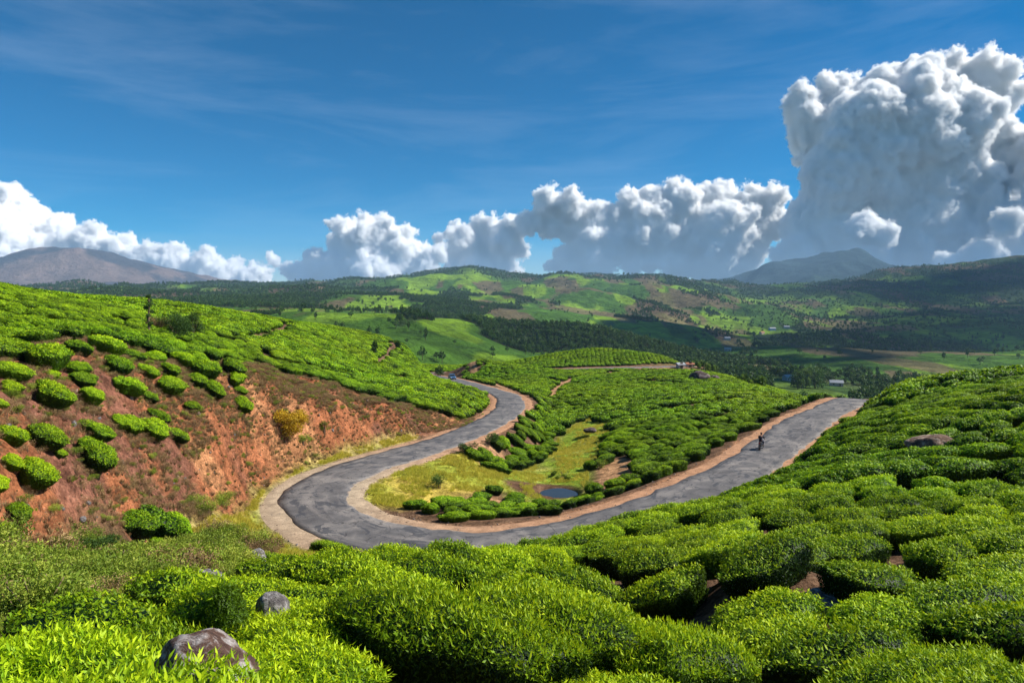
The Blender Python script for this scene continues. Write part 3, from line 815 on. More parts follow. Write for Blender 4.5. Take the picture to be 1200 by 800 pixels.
HULLT = 0.03  # hull tint: dark older leaves, with the shade between leaves painted in
def bush_mesh(name, nleaf, ll, lw, seed, Rx=0.8, Ry=0.8, H=0.85, hull=(9, 22), curved=False, shoots=0.0, mat=None, loose=0.5):
    g = np.random.default_rng(seed)
    st = g.bit_generator.state
    hu, ha = hull
    U, A = np.meshgrid(np.linspace(0.001, 1, hu), np.linspace(0, 2 * np.pi, ha, endpoint=False), indexing='ij')
    HV = canopy_surface(U.ravel(), A.ravel(), Rx, Ry, H, np.random.default_rng(seed + 99))
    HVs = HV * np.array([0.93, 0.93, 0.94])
    i, j = np.meshgrid(np.arange(hu - 1), np.arange(ha), indexing='ij')
    HF = np.stack([i * ha + j, (i + 1) * ha + j, (i + 1) * ha + (j + 1) % ha, i * ha + (j + 1) % ha], -1).reshape(-1, 4)
    # leaves
    u = g.random(nleaf) ** 0.62; u = np.where(g.random(nleaf) < 0.30, 0.6 + 0.4 * g.random(nleaf), u * 0.98)
    a = g.random(nleaf) * 2 * np.pi
    e = 1e-3
    f = lambda uu, aa: canopy_surface(uu, aa, Rx, Ry, H, np.random.default_rng(seed + 99))
    p = f(u, a); nrm = unit(np.cross(f(np.clip(u + e, 0, 1), a) - p, f(u, a + e) - p)); nrm = np.where((nrm * (p - np.array([0, 0, H * .5]))).sum(1, keepdims=True) < 0, -nrm, nrm)
    t = unit(np.cross(nrm, g.normal(size=(nleaf, 3))))
    up = np.array([0, 0, 1.0])
    lift = (g.random(nleaf) * 1.0)[:, None]
    d = unit(nrm * (0.05 + 0.55 * lift) + t * loose * 2.3 + up * 0.04)
    w = unit(np.cross(d, nrm + 0.5 * g.normal(size=(nleaf, 3))))
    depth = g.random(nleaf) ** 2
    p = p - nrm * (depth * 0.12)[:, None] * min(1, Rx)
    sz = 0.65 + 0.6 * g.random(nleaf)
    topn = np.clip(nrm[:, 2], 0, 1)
    tint = 0.03 + 0.41 * topn * (1 - depth) + 0.62 * (g.random(nleaf) ** 1.8) * (0.35 + 0.65 * topn) * (1 - 0.7 * depth)  # young top leaves lighter; sides and inner leaves also darkened as painted shade
    if shoots:
        k = g.random(nleaf) < shoots * topn
        p = p + nrm * (k * g.random(nleaf) * 0.07)[:, None]; tint = tint + k * 0.22; sz = sz * (1 + 0.25 * k)
        d = unit(d + up * (k * 0.35)[:, None]); w = unit(np.cross(d, nrm + 0.5 * g.normal(size=(nleaf, 3))))
    LV, LF, nv = leaf_faces(p, d, w, ll * sz, lw * sz, 0.18, curved)
    V = np.vstack([HVs, LV])
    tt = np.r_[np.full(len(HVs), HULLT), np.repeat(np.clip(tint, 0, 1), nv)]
    me = np_mesh(name, V, [HF, LF + len(HVs)], [mat or M_TEA], attrs={'tint': tt})
    return me

def crown_mesh(name, blobs, nleaf, ll, lw, seed, mat, core=0.55):
    """irregular crown: leaves spread through several clumps"""
    g = np.random.default_rng(seed)
    blobs = np.array(blobs, float); wts = blobs[:, 3] ** 2; wts /= wts.sum()
    k = g.choice(len(blobs), nleaf, p=wts)
    dirn = unit(g.normal(size=(nleaf, 3))); rr = blobs[k, 3] * (core + (1 - core) * g.random(nleaf) ** 0.5) * (0.85 + 0.3 * g.random(nleaf))
    p = blobs[k, :3] + dirn * rr[:, None] * np.array([1, 1, 0.8])
    d = unit(dirn * 0.6 + g.normal(size=(nleaf, 3)) * 0.7); w = unit(np.cross(d, g.normal(size=(nleaf, 3))))
    sz = 0.7 + 0.6 * g.random(nleaf)
    V, F, nv = leaf_faces(p, d, w, ll * sz, lw * sz, 0.15)
    tint = np.clip(0.30 + 0.3 * g.random(nleaf) + 0.22 * dirn[:, 2] + 0.25 * (g.random(len(blobs))[k] - 0.5), 0, 1)
    return np_mesh(name, V, F, [mat], attrs={'tint': np.repeat(tint, nv)})

def join_mesh(name, parts):
    """parts: list of (mesh) merged into one mesh with their materials"""
    bm_objs = []
    Vs, Fs, T, FM, mats = [], [], [], [], []
    off = 0
    for me in parts:
        n = len(me.vertices); v = np.empty(n * 3, np.float32); me.vertices.foreach_get('co', v)
        Vs.append(v.reshape(-1, 3))
        li = np.empty(len(me.loops), np.int32); me.loops.foreach_get('vertex_index', li)
        ls = np.empty(len(me.polygons), np.int32); lt = np.empty(len(me.polygons), np.int32)
        me.polygons.foreach_get('loop_start', ls); me.polygons.foreach_get('loop_total', lt)
        for k in np.unique(lt):
            sel = ls[lt == k]; Fs.append(li[sel[:, None] + np.arange(k)] + off); FM.append(np.full(len(sel), len(mats)))
        if 'tint' in me.attributes:
            t = np.empty(n, np.float32); me.attributes['tint'].data.foreach_get('value', t)
        else: t = np.full(n, 0.4, np.float32)
        T.append(t); mats.append(me.materials[0]); off += n
    return np_mesh(name, np.vstack(Vs), Fs, mats, attrs={'tint': np.concatenate(T)}, fmat=np.concatenate(FM))

def stems_mesh(name, seed, H=0.6, n=5, r=0.03, spread=0.45, mat=None):
    g = random.Random(seed); mb = MB()
    for k in range(n):
        a = 2 * math.pi * k / n + g.uniform(-.5, .5); s = spread * g.uniform(0.5, 1.1)
        p = [(0.05 * math.cos(a), 0.05 * math.sin(a), -0.15), (0.3 * s * math.cos(a + .3), 0.3 * s * math.sin(a + .3), H * .4), (s * math.cos(a), s * math.sin(a), H)]
        mb.tube(p, [r * 1.4, r, r * .6], 5)
    bmesh.ops.recalc_face_normals(mb.bm, faces=mb.bm.faces)
    me = bpy.data.meshes.new(name); mb.bm.to_mesh(me); mb.bm.free(); me.materials.append(mat or M_PALEWOOD)
    return me

# tea bush shapes at four levels of leaf detail (long and round ones)
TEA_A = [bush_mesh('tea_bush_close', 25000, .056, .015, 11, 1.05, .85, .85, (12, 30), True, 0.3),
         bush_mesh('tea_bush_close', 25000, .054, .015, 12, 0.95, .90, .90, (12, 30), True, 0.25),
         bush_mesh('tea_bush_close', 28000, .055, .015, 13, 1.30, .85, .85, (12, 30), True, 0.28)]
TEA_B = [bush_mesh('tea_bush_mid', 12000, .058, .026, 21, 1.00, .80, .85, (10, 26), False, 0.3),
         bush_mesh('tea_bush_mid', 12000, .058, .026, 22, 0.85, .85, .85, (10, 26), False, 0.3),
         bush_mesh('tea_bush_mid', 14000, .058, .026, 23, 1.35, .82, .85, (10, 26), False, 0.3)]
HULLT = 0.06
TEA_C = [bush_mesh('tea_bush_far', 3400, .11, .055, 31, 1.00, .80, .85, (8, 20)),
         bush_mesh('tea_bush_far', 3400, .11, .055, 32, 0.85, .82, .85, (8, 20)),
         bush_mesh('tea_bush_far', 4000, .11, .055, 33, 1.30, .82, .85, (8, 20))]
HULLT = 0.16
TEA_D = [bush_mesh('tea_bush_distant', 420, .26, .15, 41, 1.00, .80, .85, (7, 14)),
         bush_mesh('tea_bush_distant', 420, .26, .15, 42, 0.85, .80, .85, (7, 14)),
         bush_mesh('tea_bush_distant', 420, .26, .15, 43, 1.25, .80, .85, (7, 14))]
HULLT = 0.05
TEA_SETS = [TEA_A, TEA_B, TEA_C, TEA_D]

# ------------------------------------------------------------------ scattering on points (one object, geometry nodes)
def proto_collection(name, meshes):
    c = bpy.data.collections.new(name)            # not linked into the scene: only a source of shapes
    for i, me in enumerate(meshes):
        o = bpy.data.objects.new('%s_%02d' % (name, i), me); c.objects.link(o)
    return c
def scatter(name, pts, rots, scl, idx, coll, **tags):
    me = bpy.data.meshes.new(name)
    me.vertices.add(len(pts)); me.vertices.foreach_set('co', np.asarray(pts, np.float32).ravel())
    a = me.attributes.new('rot', 'FLOAT_VECTOR', 'POINT'); a.data.foreach_set('vector', np.asarray(rots, np.float32).ravel())
    a = me.attributes.new('scl', 'FLOAT_VECTOR', 'POINT'); a.data.foreach_set('vector', np.asarray(scl, np.float32).ravel())
    a = me.attributes.new('idx', 'INT', 'POINT'); a.data.foreach_set('value', np.asarray(idx, np.int32))
    o = link(bpy.data.objects.new(name, me))
    ng = bpy.data.node_groups.new(name, 'GeometryNodeTree')
    ng.interface.new_socket('Geometry', in_out='INPUT', socket_type='NodeSocketGeometry')
    ng.interface.new_socket('Geometry', in_out='OUTPUT', socket_type='NodeSocketGeometry')
    n = ng.nodes; l = ng.links
    gi = n.new('NodeGroupInput'); go = n.new('NodeGroupOutput')
    ci = n.new('GeometryNodeCollectionInfo'); ci.inputs['Collection'].default_value = coll
    ci.inputs['Separate Children'].default_value = True; ci.inputs['Reset Children'].default_value = True
    ip = n.new('GeometryNodeInstanceOnPoints'); ip.inputs['Pick Instance'].default_value = True
    def attr(nm, ty):
        x = n.new('GeometryNodeInputNamedAttribute'); x.data_type = ty; x.inputs['Name'].default_value = nm; return x.outputs[0]
    e2r = n.new('FunctionNodeEulerToRotation')
    l.new(gi.outputs[0], ip.inputs['Points']); l.new(ci.outputs[0], ip.inputs['Instance'])
    l.new(attr('idx', 'INT'), ip.inputs['Instance Index'])
    l.new(attr('rot', 'FLOAT_VECTOR'), e2r.inputs[0]); l.new(e2r.outputs[0], ip.inputs['Rotation'])
    l.new(attr('scl', 'FLOAT_VECTOR'), ip.inputs['Scale'])
    l.new(ip.outputs[0], go.inputs[0])
    m = o.modifiers.new('scatter', 'NODES'); m.node_group = ng
    return tag(o, **tags)

def normals_at(x, y, e=0.6):
    h0 = height(x, y); hx = height(np.asarray(x) + e, y); hy = height(x, np.asarray(y) + e)
    n = np.c_[-(hx - h0) / e, -(hy - h0) / e, np.ones(len(h0))]
    return unit(n), h0
def eulers(nrm, yaw, follow):
    out = np.empty((len(yaw), 3))
    for i in range(len(yaw)):
        f = follow[i] if hasattr(follow, '__len__') else follow
        up = Vector((nrm[i, 0] * f, nrm[i, 1] * f, 1 - f + f * nrm[i, 2])).normalized()
        q = Vector((0, 0, 1)).rotation_difference(up) @ Quaternion((0, 0, 1), yaw[i])
        out[i] = q.to_euler('XYZ')
    return out

# ------------------------------------------------------------------ tea planting
ROADS = near_line(np.array([0.0]), np.array([20.0]), road_c)      # which side of the road the viewer is on
CAM_SIDE = float(ROADS[2][0])
GAPX = lambda y: np.interp(y, [8, 10, 13, 17.5, 27, 36], [4.0, 4.0, 3.74, 3.06, 2.5, 2.0])
def lattice(angle, su, sv, box, seed, jit=0.22, warp=1.2, wl=16.0):
    x0, x1, y0, y1 = box
    cx, cy = (x0 + x1) / 2, (y0 + y1) / 2; rr = math.hypot(x1 - x0, y1 - y0) / 2 + 3
    u = np.arange(-rr, rr, su); v = np.arange(-rr, rr, sv)
    Ug, Vg = np.meshgrid(u, v); Ug = Ug + (np.arange(len(v)) % 2)[:, None] * su * 0.5 + (np.random.default_rng(seed).random(len(v)) * su)[:, None]
    g = np.random.default_rng(seed)
    Ug = (Ug + g.uniform(-jit, jit, Ug.shape) * su).ravel(); Vg = (Vg + g.uniform(-jit, jit, Vg.shape) * sv * 0.6).ravel()
    wx = fbm(Ug / wl, Vg / wl, seed + 1, 2) * warp * 2; 
    Vg = Vg + wx
    c, s = math.cos(angle), math.sin(angle)
    x = cx + Ug * c - Vg * s; y = cy + Ug * s + Vg * c
    # local yaw from the warp
    e = 0.5; dv = (fbm((Ug + e) / wl, Vg / wl, seed + 1, 2) * warp * 2 - wx) / e
    yaw = angle + np.arctan(dv)
    row = np.broadcast_to(np.arange(len(v))[:, None], (len(v), len(u))).ravel()
    k = (x > x0) & (x < x1) & (y > y0) & (y < y1)
    return x[k], y[k], yaw[k], row[k]
OCC = np.zeros(0)
MANUAL = []           # (x, y, radius) cleared for rocks, single bushes and trees
for r in ROCKS_PX:
    x, y, z = P(r[0], r[1], r[2]); MANUAL.append((x, y, r[3] / F_PX * r[2] * 0.26 if r[2] > 6 else r[3] / F_PX * r[2] * 0.42))

UPPER_I = int(np.argmin(np.hypot(road_c[:, 0] - P(505, 437.3, 222)[0], road_c[:, 1] - 222)))
for _p in ((400,795,4.9,.95),(660,790,5.5,.85),(560,688,12,.7),(450,700,10,.6),(1060,640,17,.9),(1150,560,28,.9),(900,610,24,.8)):
    _q = P(*_p[:3]); MANUAL.append((_q[0], _q[1], _p[3]))
MANUAL.append((DIRT[0], DIRT[1], 1.6))
def tea_ok(x, y, cls):
    Rr = np.hypot(x, y)
    ok = np.ones(len(x), bool)
    d, zr, sd, ii = near_line(x, y, road_c)
    ok &= d > ROAD_HW + 1.75 + 0.35 * fbm(x / 3, y / 3, 5, 2) + np.where(ii > UPPER_I, 2.6, 0)
    if cls == 'L': ok &= ~((d < 5.2) & (x < -10) & (y < 100))
    for k in REG: ok &= ~pip(REG[k], x, y)
    ok &= ~pip(BANK_POLY_XY, x, y)
    for Q, w in TRK: ok &= dist_poly(x, y, Q) > w + 0.55
    ok &= np.hypot((x - POND[0]) / 3.0, (y - POND[1]) / 4.4) > 1
    for mx, my, mr in MANUAL: ok &= np.hypot(x - mx, y - my) > mr + 0.45
    return ok
# plots: name, row angle, spacing along, spacing across, extent
PLOTS = [('R', R(4), 2.0, 1.85, (-2, 150, 3, 150)), ('N', R(-22), 1.75, 1.62, (-9, 5, 3.4, 38)), ('L', R(52), 1.55, 1.6, (-190, 40, 8, 262)),
         ('M', R(18), 1.60, 1.60, (-14, 90, 38, 262)), ('K', R(86), 1.25, 1.6, (-70, 90, 225, 330))]
TX = []; 
for name, ang_, su, sv, box in PLOTS:
    x, y, yaw, row = lattice(ang_, su, sv, box, 100 + ord(name[0]))
    Rr = np.hypot(x, y); th = np.arctan2(x, y)
    k = (np.abs(th) < 0.70) & (Rr > 3.6)
    x, y, yaw, Rr, row = x[k], y[k], yaw[k], Rr[k], row[k]
    d, zr, sd, ii = near_line(x, y, road_c)
    cam_side = sd == CAM_SIDE
    s_near = ii < 230
    if name == 'R': k = cam_side & (x > np.interp(y, [6, 10, 13, 17, 22, 27, 33], [4.5, 4.4, 3.8, 3.3, 2.9, 2.4, 2.0])) & (Rr < 118)
    elif name == 'N': k = cam_side & (x <= np.interp(y, [6, 10, 13, 17, 22, 27], [2.15, 2.0, 1.9, 1.7, 1.4, 1.2])) & (x > np.interp(y, [0, 15.5, 22, 40], [-6.7, -6.3, -0.6, 3]))
    elif name == 'L': k = cam_side & (x < -8.3 + 0 * y) | (cam_side & (y > 60) & (x < 25) & (Rr < 262))
    elif name == 'M': k = ~cam_side & (Rr < 262)
    else: k = cam_side & (Rr > 225) & (Rr < 300)
    if name == 'L': k &= ~((Rr > 225) & (x > -75))
    if name == 'K': k &= (x > -75)
    k &= tea_ok(x, y, name)
    # dropped bushes
    g = np.random.default_rng(5 + ord(name[0])); k &= g.random(len(x)) > 0.025
    x, y, yaw, row = x[k], y[k], yaw[k], row[k]
    TX.append(np.c_[x, y, yaw, np.full(len(x), ord(name[0])), row])
TX = np.vstack(TX)
# keep only what the sight lines can reach (a small margin behind crests stays)
def visible(x, y, top=1.0, margin=2.5):
    vis = np.ones(len(x), bool)
    h = height(x, y) + top
    Rr = np.hypot(x, y); el = (h + margin * 0.0) / Rr
    ok = np.ones(len(x), bool)
    for f in np.linspace(0.12, 0.96, 34):
        hs = _H(x * f, y * f)
        ok &= (hs / (Rr * f)) < el + 0.9 / Rr + 0.004
    return ok
_ga = np.linspace(-0.75, 0.75, 420); _gr = np.linspace(math.log(2.5), math.log(6000), 520)
_AA, _RR = np.meshgrid(_ga, _gr)
_HT = height((np.exp(_RR) * np.sin(_AA)).ravel(), (np.exp(_RR) * np.cos(_AA)).ravel()).reshape(_AA.shape)
def _H(x, y):
    a = (np.arctan2(x, y) - _ga[0]) / (_ga[1] - _ga[0]); r = (np.log(np.hypot(x, y)) - _gr[0]) / (_gr[1] - _gr[0])
    a = np.clip(a, 0, len(_ga) - 1.001); r = np.clip(r, 0, len(_gr) - 1.001)
    i, j = r.astype(int), a.astype(int); fr, fa = r - i, a - j
    return (_HT[i, j] * (1 - fa) + _HT[i, j + 1] * fa) * (1 - fr) + (_HT[i + 1, j] * (1 - fa) + _HT[i + 1, j + 1] * fa) * fr
TX = TX[visible(TX[:, 0], TX[:, 1])]
print('TEA', len(TX))
tn, th0 = normals_at(TX[:, 0], TX[:, 1])
g = np.random.default_rng(77)
tR = np.hypot(TX[:, 0], TX[:, 1])
tsc = np.c_[g.uniform(0.86, 1.16, len(TX)), g.uniform(0.88, 1.08, len(TX)), g.uniform(0.86, 1.12, len(TX))]
isR = TX[:, 3] == ord('R'); isN = TX[:, 3] == ord('N'); isM = TX[:, 3] == ord('M'); isL = TX[:, 3] == ord('L')
tsc[isN] *= [1.05, .97, 1.1]; tsc[isN, 2] *= g.uniform(.82, 1.2, int(isN.sum())); tsc[isM] *= [0.84, 0.84, 0.95]; tsc[isM & (tR < 52)] *= [.85, .8, .72]; tsc[isL] *= [.95, .9, 1]; tsc[isR] *= [1.12, .96, 1.2]
tyaw = TX[:, 2] + g.normal(0, 0.12, len(TX)) + np.pi * (g.random(len(TX)) < 0.5)
teu = eulers(tn, tyaw, 0.85)
tlod = np.where(tR < 11, 0, np.where(tR < 34, 1, np.where(tR < 85, 2, 3)))
tvar = g.integers(0, 3, len(TX)); tvar = np.where((tvar == 1) & isR & (g.random(len(TX)) < 0.6), 2, tvar)
tpos = np.c_[TX[:, 0], TX[:, 1], th0 - 0.04]
# the 300 that show largest are objects of their own
tpx = CX + tpos[:, 0] / tpos[:, 1] * F_PX; tpy = HY - (tpos[:, 2] + .6) / tpos[:, 1] * F_PX
inview = (tpx > -30) & (tpx < 1230) & (tpy < 830) & (tpos[:, 1] > 0)
order = np.argsort(np.where(inview, tR, 1e9))
N_SINGLE = 250
single = order[:N_SINGLE]
rest = np.ones(len(TX), bool); rest[single] = False
ORD = ['first', 'second', 'third', 'fourth', 'fifth', 'sixth', 'seventh', 'eighth', 'ninth', 'tenth', 'eleventh', 'twelfth', 'thirteenth', 'fourteenth', 'fifteenth', 'sixteenth', 'seventeenth', 'eighteenth', 'nineteenth', 'twentieth']
def ordn(n):
    n = int(n)
    if n < 20: return ORD[n]
    t = ['twenty', 'thirty', 'forty', 'fifty', 'sixty', 'seventy', 'eighty', 'ninety'][min(7, (n + 1) // 10 - 2)]
    r_ = (n + 1) % 10
    return (t[:-1] + 'ieth') if r_ == 0 else t + '-' + ORD[r_ - 1]
WHERE = {'R': ('row up the right hillside', 'tea bushes on the right hillside'), 'N': ('row of the foreground bed', 'tea bushes of the foreground bed'),
         'L': ('row above the bare red slope', 'tea bushes above the red slope'), 'M': ('row inside the road loop', 'tea bushes inside the road loop'), 'K': ('row on the far knoll', 'tea bushes on the far knoll')}
ROWRANK = {}
for kk in WHERE:
    sel = [i for i in single if chr(int(TX[i, 3])) == kk]
    rows = {}
    for i in sel: rows.setdefault(int(TX[i, 4]), []).append(i)
    for rr_, (rw, mem) in enumerate(sorted(rows.items(), key=lambda t: np.mean(tR[t[1]]))):
        for cc_, i in enumerate(sorted(mem, key=lambda q: tpx[q])): ROWRANK[int(i)] = (rr_, cc_)
def tea_label(i):
    w, gp = WHERE[chr(int(TX[i, 3]))]; rr_, cc_ = ROWRANK[int(i)]
    return '%s tea bush from the left in the %s %s' % (ordn(cc_), ordn(rr_), w), gp
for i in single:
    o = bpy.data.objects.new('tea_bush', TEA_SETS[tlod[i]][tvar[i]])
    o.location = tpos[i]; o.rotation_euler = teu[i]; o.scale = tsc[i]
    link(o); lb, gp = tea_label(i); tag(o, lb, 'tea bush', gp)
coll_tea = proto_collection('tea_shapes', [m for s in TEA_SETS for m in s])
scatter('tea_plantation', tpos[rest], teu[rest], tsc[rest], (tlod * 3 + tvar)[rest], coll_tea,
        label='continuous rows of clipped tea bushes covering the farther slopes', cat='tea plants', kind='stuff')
# ------------------------------------------------------------------ far woods: small trees on ridges and valley sides
def far_tree_mesh(name, seed, kind):
    g = np.random.default_rng(seed)
    mb = MB()
    Ht = 10.0
    mb.tube([(0, 0, -1), (0.1, 0, Ht * .4), (0, 0.1, Ht * .85)], [.28, .2, .06], 5)
    bmesh.ops.recalc_face_normals(mb.bm, faces=mb.bm.faces)
    tr = bpy.data.meshes.new(name + '_t'); mb.bm.to_mesh(tr); mb.bm.free(); tr.materials.append(M_WOOD)
    if kind == 'tall': blobs = [(0, 0, Ht * f, r) for f, r in ((.45, 1.5), (.6, 1.6), (.75, 1.3), (.9, .9))]
    else: blobs = [(0, 0, 6, 2.6), (1.6, .6, 5.2, 2.0), (-1.5, .9, 5.6, 2.0), (.2, -1.6, 5.0, 2.0), (.4, .3, 7.8, 1.8)]
    cr = crown_mesh(name + '_c', blobs, 150, 1.3, 1.0, seed, M_TREE, 0.6)
    return join_mesh(name, [tr, cr])
FT = [far_tree_mesh('far_tree', 1, 'tall'), far_tree_mesh('far_tree', 2, 'tall'), far_tree_mesh('far_tree', 3, 'round'), far_tree_mesh('far_tree', 4, 'round')]
coll_ft = proto_collection('far_tree_shapes', FT)
g = np.random.default_rng(55)
n0 = 190000
ta = g.uniform(-0.70, 0.70, n0); tr_ = np.exp(g.uniform(math.log(330), math.log(4800), n0))
fx, fy = tr_ * np.sin(ta), tr_ * np.cos(ta)
fm = forest_mask(fx, fy, None)
keep = g.random(n0) < fm * (0.25 + 0.75 * sstep(400, 1200, tr_)) * 0.9 + 0.005
fx, fy, tr_ = fx[keep], fy[keep], tr_[keep]
k = visible(fx, fy); fx, fy, tr_ = fx[k], fy[k], tr_[k]
for _px, _py, _w in ((944, 455, 16), (955, 455, 20), (935, 456, 16), (926, 446, 16), (980, 452, 18), (905, 387, 22), (922, 385, 20), (893, 391, 18), (852, 398, 18), (853, 411, 16)):
    _x, _y, _z = ground_at(_px, _py); _r = math.hypot(_x, _y); _t = math.atan2(_x, _y)
    k = ~((np.abs(np.arctan2(fx, fy) - _t) * _r < _w) & (np.hypot(fx, fy) < _r + 12) & (np.hypot(fx, fy) > _r * .8)); fx, fy, tr_ = fx[k], fy[k], tr_[k]
print('FAR TREES', len(fx))
fz = height(fx, fy)
s = g.uniform(0.55, 1.25, len(fx)) * (0.75 + 0.35 * sstep(600, 3500, tr_))
FARPTS = np.c_[fx, fy, fz]
scatter('far_woods', FARPTS, np.c_[0 * fx, 0 * fx, g.uniform(0, 6.28, len(fx))], np.c_[s, s, s * g.uniform(.8, 1.15, len(fx))], g.integers(0, 4, len(fx)), coll_ft,
        label='dark woodland scattered over the distant hills and ridges', cat='woods', kind='stuff')

# ------------------------------------------------------------------ clouds: real billowed bodies far beyond the mountains
def cloud_material():
    m, nt, out = new_mat('cloud')
    geo = nt.nodes.new('ShaderNodeNewGeometry')
    sc_ = nt.nodes.new('ShaderNodeVectorMath'); sc_.operation = 'SCALE'; sc_.inputs['Scale'].default_value = 0.001
    L(nt, geo.outputs['Position'], sc_.inputs[0])
    n = math_(nt, 'ADD', math_(nt, 'MULTIPLY', noise(nt, sc_.outputs[0], 4.0, 6, 0.66, 0.3), 0.7), math_(nt, 'MULTIPLY', noise(nt, sc_.outputs[0], 13.0, 3, 0.6), 0.3))
    at = N(nt, 'ShaderNodeAttribute', attribute_name='density')
    # the rim is eaten away by turbulence
    d = math_(nt, 'SUBTRACT', at.outputs['Fac'], maprange(nt, n, 0.36, 0.64, 0.0, 0.72))
    d = maprange(nt, d, 0.0, 0.35, 0.0, CLOUD_DENS)
    v = nt.nodes.new('ShaderNodeVolumeScatter')
    v.inputs['Color'].default_value = (1.0, 1.0, 1.0, 1); v.inputs['Anisotropy'].default_value = 0.0
    L(nt, d, v.inputs['Density']); L(nt, v.outputs[0], out.inputs['Volume'])
    return m
CLOUD_DENS = 0.045
M_CLOUD = cloud_material()
CLOUD_DENS = 0.0045
M_THIN = cloud_material(); M_THIN.name = 'thin_cloud'
def make_cloud(name, puffs, D, voxel_px, label, seed, depth=0.8, flat=0.0, world=False):
    g = random.Random(seed)
    bm = bmesh.new()
    u = D / F_PX
    def add(c, r, sub):
        rr = bmesh.ops.create_icosphere(bm, subdivisions=sub, radius=r)
        bmesh.ops.translate(bm, vec=c, verts=rr['verts'])
    for p in puffs:
        if world: c = Vector(p[:3]); r = p[3]
        else:
            px, py, rp = p[:3]; off = p[3] if len(p) > 3 else g.uniform(-depth, depth) * rp
            dd = D + off * u
            c = Vector(((px - CX) / F_PX * dd, dd, -(py - HY) / F_PX * dd)); r = rp * u
        add(c, r, 3)
        for k in range(9):
            d = Vector((g.gauss(0, 1), g.gauss(0, 1) - .3, g.gauss(0, 1) + 0.35)).normalized()
            r2 = r * g.uniform(.28, .5); c2 = c + d * (r * 0.88)
            add(c2, r2, 2)
            for q in range(3):
                d2 = (d + Vector((g.gauss(0, .8), g.gauss(0, .8), g.gauss(0, .8)))).normalized()
                add(c2 + d2 * r2 * .9, r2 * g.uniform(.3, .5), 1)
    me = bpy.data.meshes.new(name); bm.to_mesh(me); bm.free()
    o = bpy.data.objects.new(name, me); COL.objects.link(o)
    rm = o.modifiers.new('r', 'REMESH'); rm.mode = 'VOXEL'; rm.voxel_size = voxel_px * u * 1.5
    sm = o.modifiers.new('s', 'SMOOTH'); sm.factor = 0.5; sm.iterations = 2
    for i, (size, st) in enumerate(((34, 17), (13, 7))):
        t = bpy.data.textures.new('billow', 'CLOUDS'); t.noise_basis = 'VORONOI_F1'; t.noise_scale = size * u * 1.0; t.noise_depth = 3 if i == 0 else 2
        d = o.modifiers.new('d', 'DISPLACE'); d.texture = t; d.texture_coords = 'GLOBAL'; d.strength = -st * u; d.mid_level = 0.75
    dg = bpy.context.evaluated_depsgraph_get()
    me2 = bpy.data.meshes.new_from_object(o.evaluated_get(dg))
    o.modifiers.clear(); o.data = me2
    me2.materials.clear(); me2.materials.append(M_CLOUD)
    me2.name = name
    ng = bpy.data.node_groups.new('cloud_body', 'GeometryNodeTree')
    ng.interface.new_socket('Geometry', in_out='INPUT', socket_type='NodeSocketGeometry')
    ng.interface.new_socket('Geometry', in_out='OUTPUT', socket_type='NodeSocketGeometry')
    gi = ng.nodes.new('NodeGroupInput'); go = ng.nodes.new('NodeGroupOutput')
    mv = ng.nodes.new('GeometryNodeMeshToVolume'); mv.resolution_mode = 'VOXEL_SIZE'
    mv.inputs['Voxel Size'].default_value = voxel_px * u * 1.3
    mv.inputs['Interior Band Width'].default_value = 12.0 * u
    sm_ = ng.nodes.new('GeometryNodeSetMaterial'); sm_.inputs['Material'].default_value = M_THIN if world else M_CLOUD
    ng.links.new(gi.outputs[0], mv.inputs['Mesh']); ng.links.new(mv.outputs[0], sm_.inputs[0]); ng.links.new(sm_.outputs[0], go.inputs[0])
    md = o.modifiers.new('body', 'NODES'); md.node_group = ng
    return tag(o, label=label, cat='cloud', kind='stuff')
make_cloud('cloud', [(-40,300,60),(20,268,40),(-5,262,30),(60,290,34),(0,310,50),(98,277,13),(112,292,22),(140,303,25),(150,287,12),(172,308,22),(207,298,13),(200,315,24),(240,313,18),(80,318,35),(130,328,30),(262,325,22),(300,328,18),(318,306,8),(225,330,25)],
           19000, 1.25, 'low white cumulus cloud over the brown mountain on the left', 1)
make_cloud('cloud', [(430,264,12),(405,272,17),(440,280,26),(472,277,14),(510,300,14),(360,325,16),(415,300,28),(460,303,30),(490,300,18),(372,308,17),(395,322,22),(500,318,15),(347,318,12),(440,322,28)],
           18000, 1.15, 'heaped white cumulus cloud above the wooded ridge left of centre', 2)
make_cloud('cloud', [(560,264,13),(545,285,20),(585,280,22),(575,305,24),(541,268,9),(601,268,15),(516,285,8),(608,292,12),(555,318,20),(520,300,10),(530,322,16),(600,318,14)],
           20000, 1.15, 'small white cumulus cloud between two larger ones over the round hill', 3)
make_cloud('cloud', [(640,237,17),(667,240,17),(650,258,24),(700,262,26),(740,242,18),(770,236,18),(800,242,26),(840,238,26),(880,230,15),(905,234,17),(760,268,32),(800,277,32),(848,270,36),(898,262,24),(862,300,24),(820,302,26),(780,302,16),(668,307,20),(700,312,20),(740,303,18),(648,312,10),(720,287,20),(885,290,18),(752,232,10),(822,228,12),(700,285,24),(720,262,24),(675,272,20),(620,262,14),(745,285,26),(800,300,24),(760,300,20),(840,318,16)],
           19000, 1.2, 'long bank of white cumulus cloud right of the centre of the sky', 4)
make_cloud('cloud', [(940,130,22),(980,112,24),(1030,112,28),(1075,98,28),(1112,84,20),(1150,95,30),(1172,118,22),(960,155,36),(1010,158,48),(1070,150,48),(1120,145,42),(1155,150,30),(985,205,42),(1040,210,58),(1100,200,50),(962,265,42),(1020,268,48),(1080,265,48),(1135,245,34),(1160,190,36),(1165,225,30),(1160,262,36),(1165,300,30),(1000,300,40),(1060,300,40),(1120,300,36),(935,300,26)],
           17000, 1.45, 'towering cumulus cloud with bright rim at the upper right', 5)
